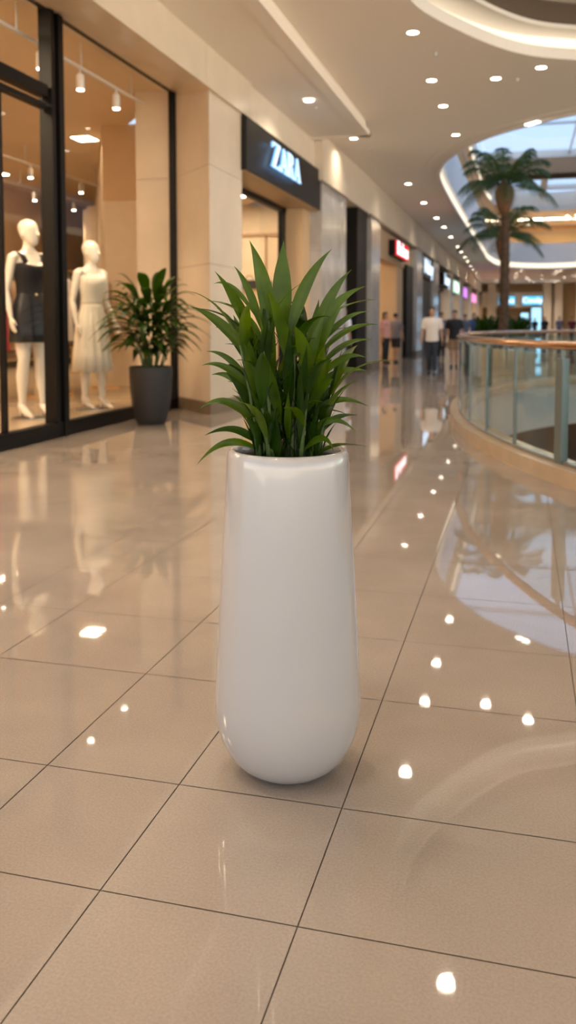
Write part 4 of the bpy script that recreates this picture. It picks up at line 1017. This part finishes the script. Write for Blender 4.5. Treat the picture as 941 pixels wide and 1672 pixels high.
def person(loc, rz, H, fem, label, shirt, lower, long_leg=True, pose=None, vox=.011, group=None, hairlen=0, bag=None):
    t = thing('person', label, 'person', loc, rz, group)
    J = figure(H, fem, pose or {})
    remesh(body_mb(H, fem, J), 'body', M['skin'], t, vox)
    T = TORSO_F if fem else TORSO_M
    mb = MB(); TS = [(z, c_, max(rx, .080), max(ry, .062)) if z < .70 else (z, c_, rx, ry) for z, c_, rx, ry in T]
    sec(mb, TS, H, inf=.014, zmin=.47, zmax=.846)
    for S, s in (('L', 1), ('R', -1)):
        a = Vector(J['sh' + S]); e = Vector(J['el' + S]); limb(mb, [tuple(a + Vector((-s * .04, 0, .004))), tuple(a), tuple(a.lerp(e, .75))], [.030, .032, .034], H, .008)
    remesh(mb, 'shirt', M[shirt], t, vox, 4)
    mb = MB(); sec(mb, T, H, inf=.008, zmin=.45, zmax=.60)
    for S, s in (('L', 1), ('R', -1)):
        h = Vector(J['hip' + S]); k = Vector(J['knee' + S]); an = Vector(J['ank' + S])
        if long_leg: limb(mb, [tuple(h), tuple(h.lerp(k, .5)), tuple(k), tuple(k.lerp(an, .4)), tuple(an + Vector((0, 0, .012)))], [.054, .046, .034, .034, .026], H, .006)
        else: limb(mb, [tuple(h), tuple(h.lerp(k, .5)), tuple(h.lerp(k, .88))], [.056, .052, .050], H, .008)
    remesh(mb, 'trousers' if long_leg else 'shorts', M[lower], t, vox, 4)
    for S, s in (('L', 1), ('R', -1)):
        an = Vector(J['ank' + S]); mb = MB()
        mb.tube([(an + Vector((0, .024, -.020))) * H, (an + Vector((0, 0, -.020))) * H, (an + Vector((0, -.05, -.028))) * H, (an + Vector((0, -.092, -.032))) * H], [.018 * H, .025 * H, .023 * H, .012 * H], 12)
        mb.v = [(x, y, max(z, .001)) for x, y, z in mb.v]; mb.build('shoe', M['c_black'], t, smooth=True)
    mb = MB(); sec(mb, [(.925, .022, .038, .036), (.945, .016, .0475, .047), (.965, .010, .0485, .056), (.985, .007, .042, .053), (1.0, .006, .028, .036), (1.008, .006, .006, .008)], H)
    if hairlen: sec(mb, [(.80, .045, .030, .014), (.86, .042, .040, .018), (.93, .030, .046, .034), (.97, .012, .046, .05)], H)
    mb.build('hair', M['hair'], t, smooth=True)
    for s in (-1, 1):
        mb = MB(); mb.ell((s * .017 * H, -.0515 * H, .934 * H), (.007 * H, .004 * H, .0035 * H), 8); mb.build('eye', M['eyec'], t, smooth=True)
    mb = MB(); mb.ell((0, -.054 * H, .896 * H), (.013 * H, .004 * H, .0035 * H), 8); mb.build('mouth', M['lipc'], t, smooth=True)
    return t
walk = dict(kneeL=(.043, -.040, .285), ankL=(.040, -.030, .045), kneeR=(-.043, -.002, .28), ankR=(-.040, .045, .048), wrL=(.150, -.005, .492), elL=(.135, .02, .635), wrR=(-.15, -.03, .492), elR=(-.135, .005, .635))
walk2 = dict(kneeR=(-.043, -.040, .285), ankR=(-.040, -.035, .045), kneeL=(.043, -.002, .28), ankL=(.040, .045, .048), wrR=(-.150, .005, .492), elR=(-.135, .02, .635), wrL=(.15, -.04, .495), elL=(.14, .005, .635))
person((-2.11, 21.2, 0), R(4), 1.63, False, 'person in a pale t-shirt and dark trousers walking towards the camera left of the railing', 'c_white', 'c_jean', True, walk)
person((-1.86, 24.9, 0), R(-4), 1.60, False, 'person in a black t-shirt and tan shorts walking beside the pale shirted one', 'c_black', 'c_khaki', False, walk2)
person((-3.87, 27.5, 0), R(165), 1.55, False, 'person in a grey t-shirt and black shorts walking away near the red sign shop', 'c_grey', 'c_black', False, walk)
person((-4.12, 27.0, 0), R(60), 1.58, True, 'person in a salmon pink top at the entrance of the red sign shop', 'c_pink', 'c_black', True, {}, hairlen=1)
person((-4.22, 20.9, 0), R(150), 1.62, False, 'person in white shirt and dark trousers, half hidden by the plant', 'c_pale', 'c_black', True, {})
person((-2.72, 30.5, 0), R(10), 1.60, True, 'person in a slate grey top walking behind the pale shirted one', 'c_slate', 'c_jean', True, walk, vox=.014)
person((-2.40, 38.0, 0), R(-8), 1.60, False, 'person in a slate blue shirt far off, left of the blue shirted one', 'c_slate', 'c_jean', True, walk, vox=.015)
person((-2.05, 38.5, 0), R(5), 1.66, False, 'person in a royal blue shirt far off, just above the left end of the handrail', 'c_blue', 'c_jean', True, walk2, vox=.015)
far = [(1.35, 60, 'c_black', 1.62, 'first dark figure right of the palm beyond the far handrail'), (2.35, 62, 'c_slate', 1.66, 'slate clothed figure near the far pillars'), (2.95, 58, 'c_maroon', 1.62, 'maroon topped figure near the right picture edge beyond the far handrail'),
       (3.35, 56, 'c_black', 1.70, 'black clothed figure at the right picture edge beyond the far handrail'), (0.8, 66, 'c_black', 1.60, 'dark figure standing under the sky blue sign')]
for x, y, c_, h, lb in far: person((x, y, 0), R(rnd.uniform(-30, 30)), h, False, 'person, ' + lb, c_, 'c_jean', True, walk if rnd.random() < .5 else walk2, vox=.018)

# ---------------------------------------------------------------- mannequins
def fold_ring(rx, ry, cy_, z, H, nf, amp, n=72, ph=0.0, dz=None):
    out = []
    for i in range(n):
        a = 2 * math.pi * i / n; k = 1 + amp * math.sin(nf * a + ph)
        out.append((rx * k * math.cos(a) * H, (cy_ + ry * k * math.sin(a)) * H, (z + (dz(a) if dz else 0)) * H))
    return out
def mannequin(loc, rz, H, label, hyaw, style):
    t = thing('mannequin', label, 'mannequin', loc, rz)
    pose = dict(kneeL=(.044, -.022, .295), ankL=(.046, -.030, .075), kneeR=(-.044, -.004, .295), ankR=(-.044, .020, .075),
                elR=(-.122, .020, .640), wrR=(-.118, -.012, .505), elL=(.128, .030, .640), wrL=(.150, -.03, .510))
    J = figure(H, True, pose)
    remesh(body_mb(H, True, J, heels=True, hyaw=hyaw), 'body', M['mann'], t, .0075, 5)
    mb = MB(); mb.lathe([(0, .20), (.008, .20), (.012, .19)], 40); mb.build('base_plate', M['steel'], t)
    top = M['ink'] if style == 0 else M['cream']; sk = M['inkskirt'] if style == 0 else M['cream']
    # bodice: follows the torso, dips at the neck and the armholes
    def topz(a):   # a: angle, front at -90 deg
        f_ = -math.sin(a); s_ = abs(math.cos(a))
        return (-.030 * max(0, f_) ** 2 - .022 * s_ ** 6) if style == 0 else -.012 * s_ ** 4
    mb = MB(); rows = []
    B = [(.60, 0, .068, .050), (.625, 0, .0665, .0485), (.65, -.001, .0675, .0495), (.68, -.003, .071, .053), (.71, -.007, .078, .060), (.735, -.012, .083, .069), (.755, -.013, .084, .070), (.775, -.010, .085, .070), (.795, -.004, .0865, .062)]
    for i, (z, c_, rx, ry) in enumerate(B): rows.append(fold_ring(rx + .004, ry + .004, c_, z, H, 9, .004, dz=(lambda a, i=i: topz(a) * (i / 8) ** 7)))
    mb.rings(rows, cap0=False, cap1=False); o = mb.build('bodice', top, t, smooth=True)
    so = o.modifiers.new('s', 'SOLIDIFY'); so.thickness = .004
    if style == 0:
        for s in (-1, 1):
            mb = MB(); pts = [(s * .050, -.060, .755), (s * .056, -.050, .79), (s * .060, -.030, .822), (s * .060, .004, .836), (s * .058, .030, .822), (s * .055, .046, .785)]
            pts = catmull(pts, False, 5); rr = []
            for p in pts:
                rr.append([((p[0] + u * .017) * H, p[1] * H - (0 if k_ else .0), (p[2]) * H + e_) for (u, e_, k_) in ((-1, 0, 0), (1, -.012, 0), (1, -.018, 1), (-1, -.006, 1))])
            mb.rings(rr); mb.build('strap', top, t, smooth=True)
        for k in range(3):
            mb = MB(); mb.ell((0, (-.081 + .006 * k) * H, (.735 - .030 * k) * H), (.005 * H, .003 * H, .005 * H), 10); mb.build('button', M['ink'], t, smooth=True)
        mb = MB(); mb.lathe([(-.002, .020), (.008, .018), (.012, .008)], 16); mb.xform(Matrix.Translation((0, -.056 * H, .622 * H)) @ Matrix.Rotation(R(90), 4, 'X')); mb.build('belt_button', M['gold'], t, smooth=True)
        SK = [(.635, .0700, .0530, 0, .0), (.615, .0715, .0545, 0, .005), (.58, .084, .066, .002, .01), (.54, .097, .078, .003, .02), (.49, .102, .084, .003, .035), (.44, .106, .089, .002, .05), (.385, .110, .094, .0, .06)]; nf = 9
    else:
        mb = MB(); mb.rings([fold_ring(.071, .054, 0, z, H, 1, 0) for z in (.638, .636, .615, .613)]); mb.build('belt', M['creambelt'], t, smooth=True)
        SK = [(.632, .0690, .0520, 0, .0), (.60, .075, .060, 0, .02), (.56, .091, .074, .002, .03), (.50, .100, .084, .003, .045), (.42, .107, .093, .002, .055), (.33, .115, .101, .0, .06), (.225, .124, .110, 0, .065)]; nf = 14
        for s in (-1, 1):
            mb = MB(); pts = catmull([(s * .045, -.060, .77), (s * .055, -.040, .806), (s * .062, -.012, .832), (s * .060, .022, .826), (s * .055, .045, .785)], False, 5)
            mb.rings([[((p[0] + u * .024) * H, p[1] * H, p[2] * H + e_) for (u, e_) in ((-1, .002), (1, -.014), (1, -.02), (-1, -.004))] for p in pts]); mb.build('strap', top, t, smooth=True)
    rows = [fold_ring(rx, ry, c_, z, H, nf, am * .6, 108, ph=0) for z, rx, ry, c_, am in SK]
    mb = MB(); mb.rings(rows, cap0=False, cap1=False); o = mb.build('skirt', sk, t, smooth=True)
    so = o.modifiers.new('s', 'SOLIDIFY'); so.thickness = .005
    return t
mannequin((-5.48, 8.98, .15), R(66), 2.28, 'cream mannequin in black sleeveless top and black skirt behind the shop glass', R(18), 0)
mannequin((-5.31, 10.15, .15), R(64), 2.14, 'cream mannequin in a cream top and long pleated cream skirt behind the glass', R(18), 1)

# ---------------------------------------------------------------- clothes rails and shelves in the first shop
def garment(loc, rz, mt, L, label, wd=.22):
    t = thing('hanging_garment', label, 'garment', loc, rz, 'garments on the shop rails')
    mb = MB(); mb.tube([(0, 0, .0), (.02, 0, .035), (0, 0, .06), (-.025, 0, .045)], .004, 6); mb.tube([(-wd * .9, 0, -.07), (0, 0, 0), (wd * .9, 0, -.07)], .008, 6); mb.build('hanger', M['steel'], t)
    S = [(-.02, .05, .03), (-.06, wd * .75, .035), (-.10, wd, .04), (-.30, wd * .88, .05), (-.6 * L, wd * .85, .055), (-L, wd * 1.02, .07)]
    mb = MB(); mb.rings([fold_ring(rx, ry, 0, z, 1, 7, .10 if z < -.2 else .0, 36) for z, rx, ry in S]); mb.build('cloth', M[mt], t, smooth=True)
def rack(x, y0, y1, z, label, items):
    t = thing('clothes_rack', label, 'clothes rack', (x, (y0 + y1) / 2, .15))
    mb = MB(); mb.tube([(x, y0, z), (x, y1, z)], .014); part(mb, 'rail', M['gold'], t)
    for y in (y0, y1):
        mb = MB(); mb.tube([(x, y, .17), (x, y, z)], .014); part(mb, 'upright', M['gold'], t)
        mb = MB(); mb.box(x - .25, x + .25, y - .02, y + .02, .15, .18); part(mb, 'foot', M['gold'], t)
    n = len(items)
    for i, (mt, L, nm) in enumerate(items):
        y = y0 + (y1 - y0) * (i + .7) / (n + .4); garment((x, y, z - .075), R(rnd.uniform(-12, 12)), mt, L, nm)
rack(-6.85, 11.95, 13.55, 2.05, 'brass clothes rack behind the cream dressed mannequin', [('g_white', 1.0, 'white coat, leftmost on the rack behind the cream mannequin'), ('g_grey', 1.05, 'grey jacket second on the rack behind the cream mannequin'), ('g_brown', 1.1, 'brown coat on the rack behind the cream mannequin'), ('g_pink', .95, 'dusty pink blouse on the rack behind the cream mannequin'), ('g_navy', 1.15, 'navy coat on the rack behind the cream mannequin'), ('g_white', .9, 'short white blouse at the right end of the rack behind the cream mannequin'), ('g_tan', 1.0, 'tan jacket at the right end of the rack behind the cream mannequin')])
rack(-6.95, 10.0, 11.5, 1.95, 'brass clothes rack behind the black dressed mannequin', [('g_red', 1.2, 'long red dress at the left end of the rack behind the black dressed mannequin'), ('g_red', 1.0, 'shorter red dress next to the long red dress'), ('g_tan', 1.0, 'tan shirt on the rack behind the black dressed mannequin'), ('g_brown', 1.05, 'brown shirt on the rack behind the black dressed mannequin'), ('g_white', 1.0, 'white shirt on the rack behind the black dressed mannequin')])
rack(-9.6, 14.4, 17.4, 2.0, 'brass clothes rack deep in the first shop', [('g_grey', 1.0, 'grey coat on the deep rack of the first shop'), ('g_navy', 1.1, 'navy dress on the deep rack of the first shop'), ('g_brown', 1.1, 'brown dress on the deep rack of the first shop'), ('g_white', .9, 'white top on the deep rack of the first shop')])
sh = thing('wall_shelf', 'wooden shelf unit with folded clothes on the back wall of the first shop', 'shelf', (-12.3, 17.5, .15))
mb = MB()
for z in (.3, 1.1, 1.9, 2.7): mb.box(-12.48, -11.95, 14.2, 22.5, z, z + .05)
part(mb, 'shelf_board', M['wood'], sh)
mb = MB()
for y in (14.2, 16.2, 18.2, 20.2, 22.45): mb.box(-12.48, -11.95, y, y + .05, .15, 2.75)
part(mb, 'side_panel', M['wood'], sh)
for k in range(16):
    y = 14.6 + (k % 8) * 1.0; z = 1.15 if k < 8 else 1.95
    mt = ['g_grey', 'g_white', 'g_brown', 'g_navy', 'g_tan', 'g_pink'][k % 6]
    mb = MB()
    for q in range(4): mb.box(-.18, .18, -.16, .16, q * .06, q * .06 + .052)
    s = mb.build('folded_clothes', M[mt], None, (-12.2, y, z)); bevel(s, .02); tag(s, '%s folded stack, %s from the left on the %s back wall shelf' % (mt[2:], 'first second third fourth fifth sixth seventh eighth'.split()[k % 8], 'middle' if k < 8 else 'upper'), 'folded clothes', 'folded clothes on the back wall shelf')
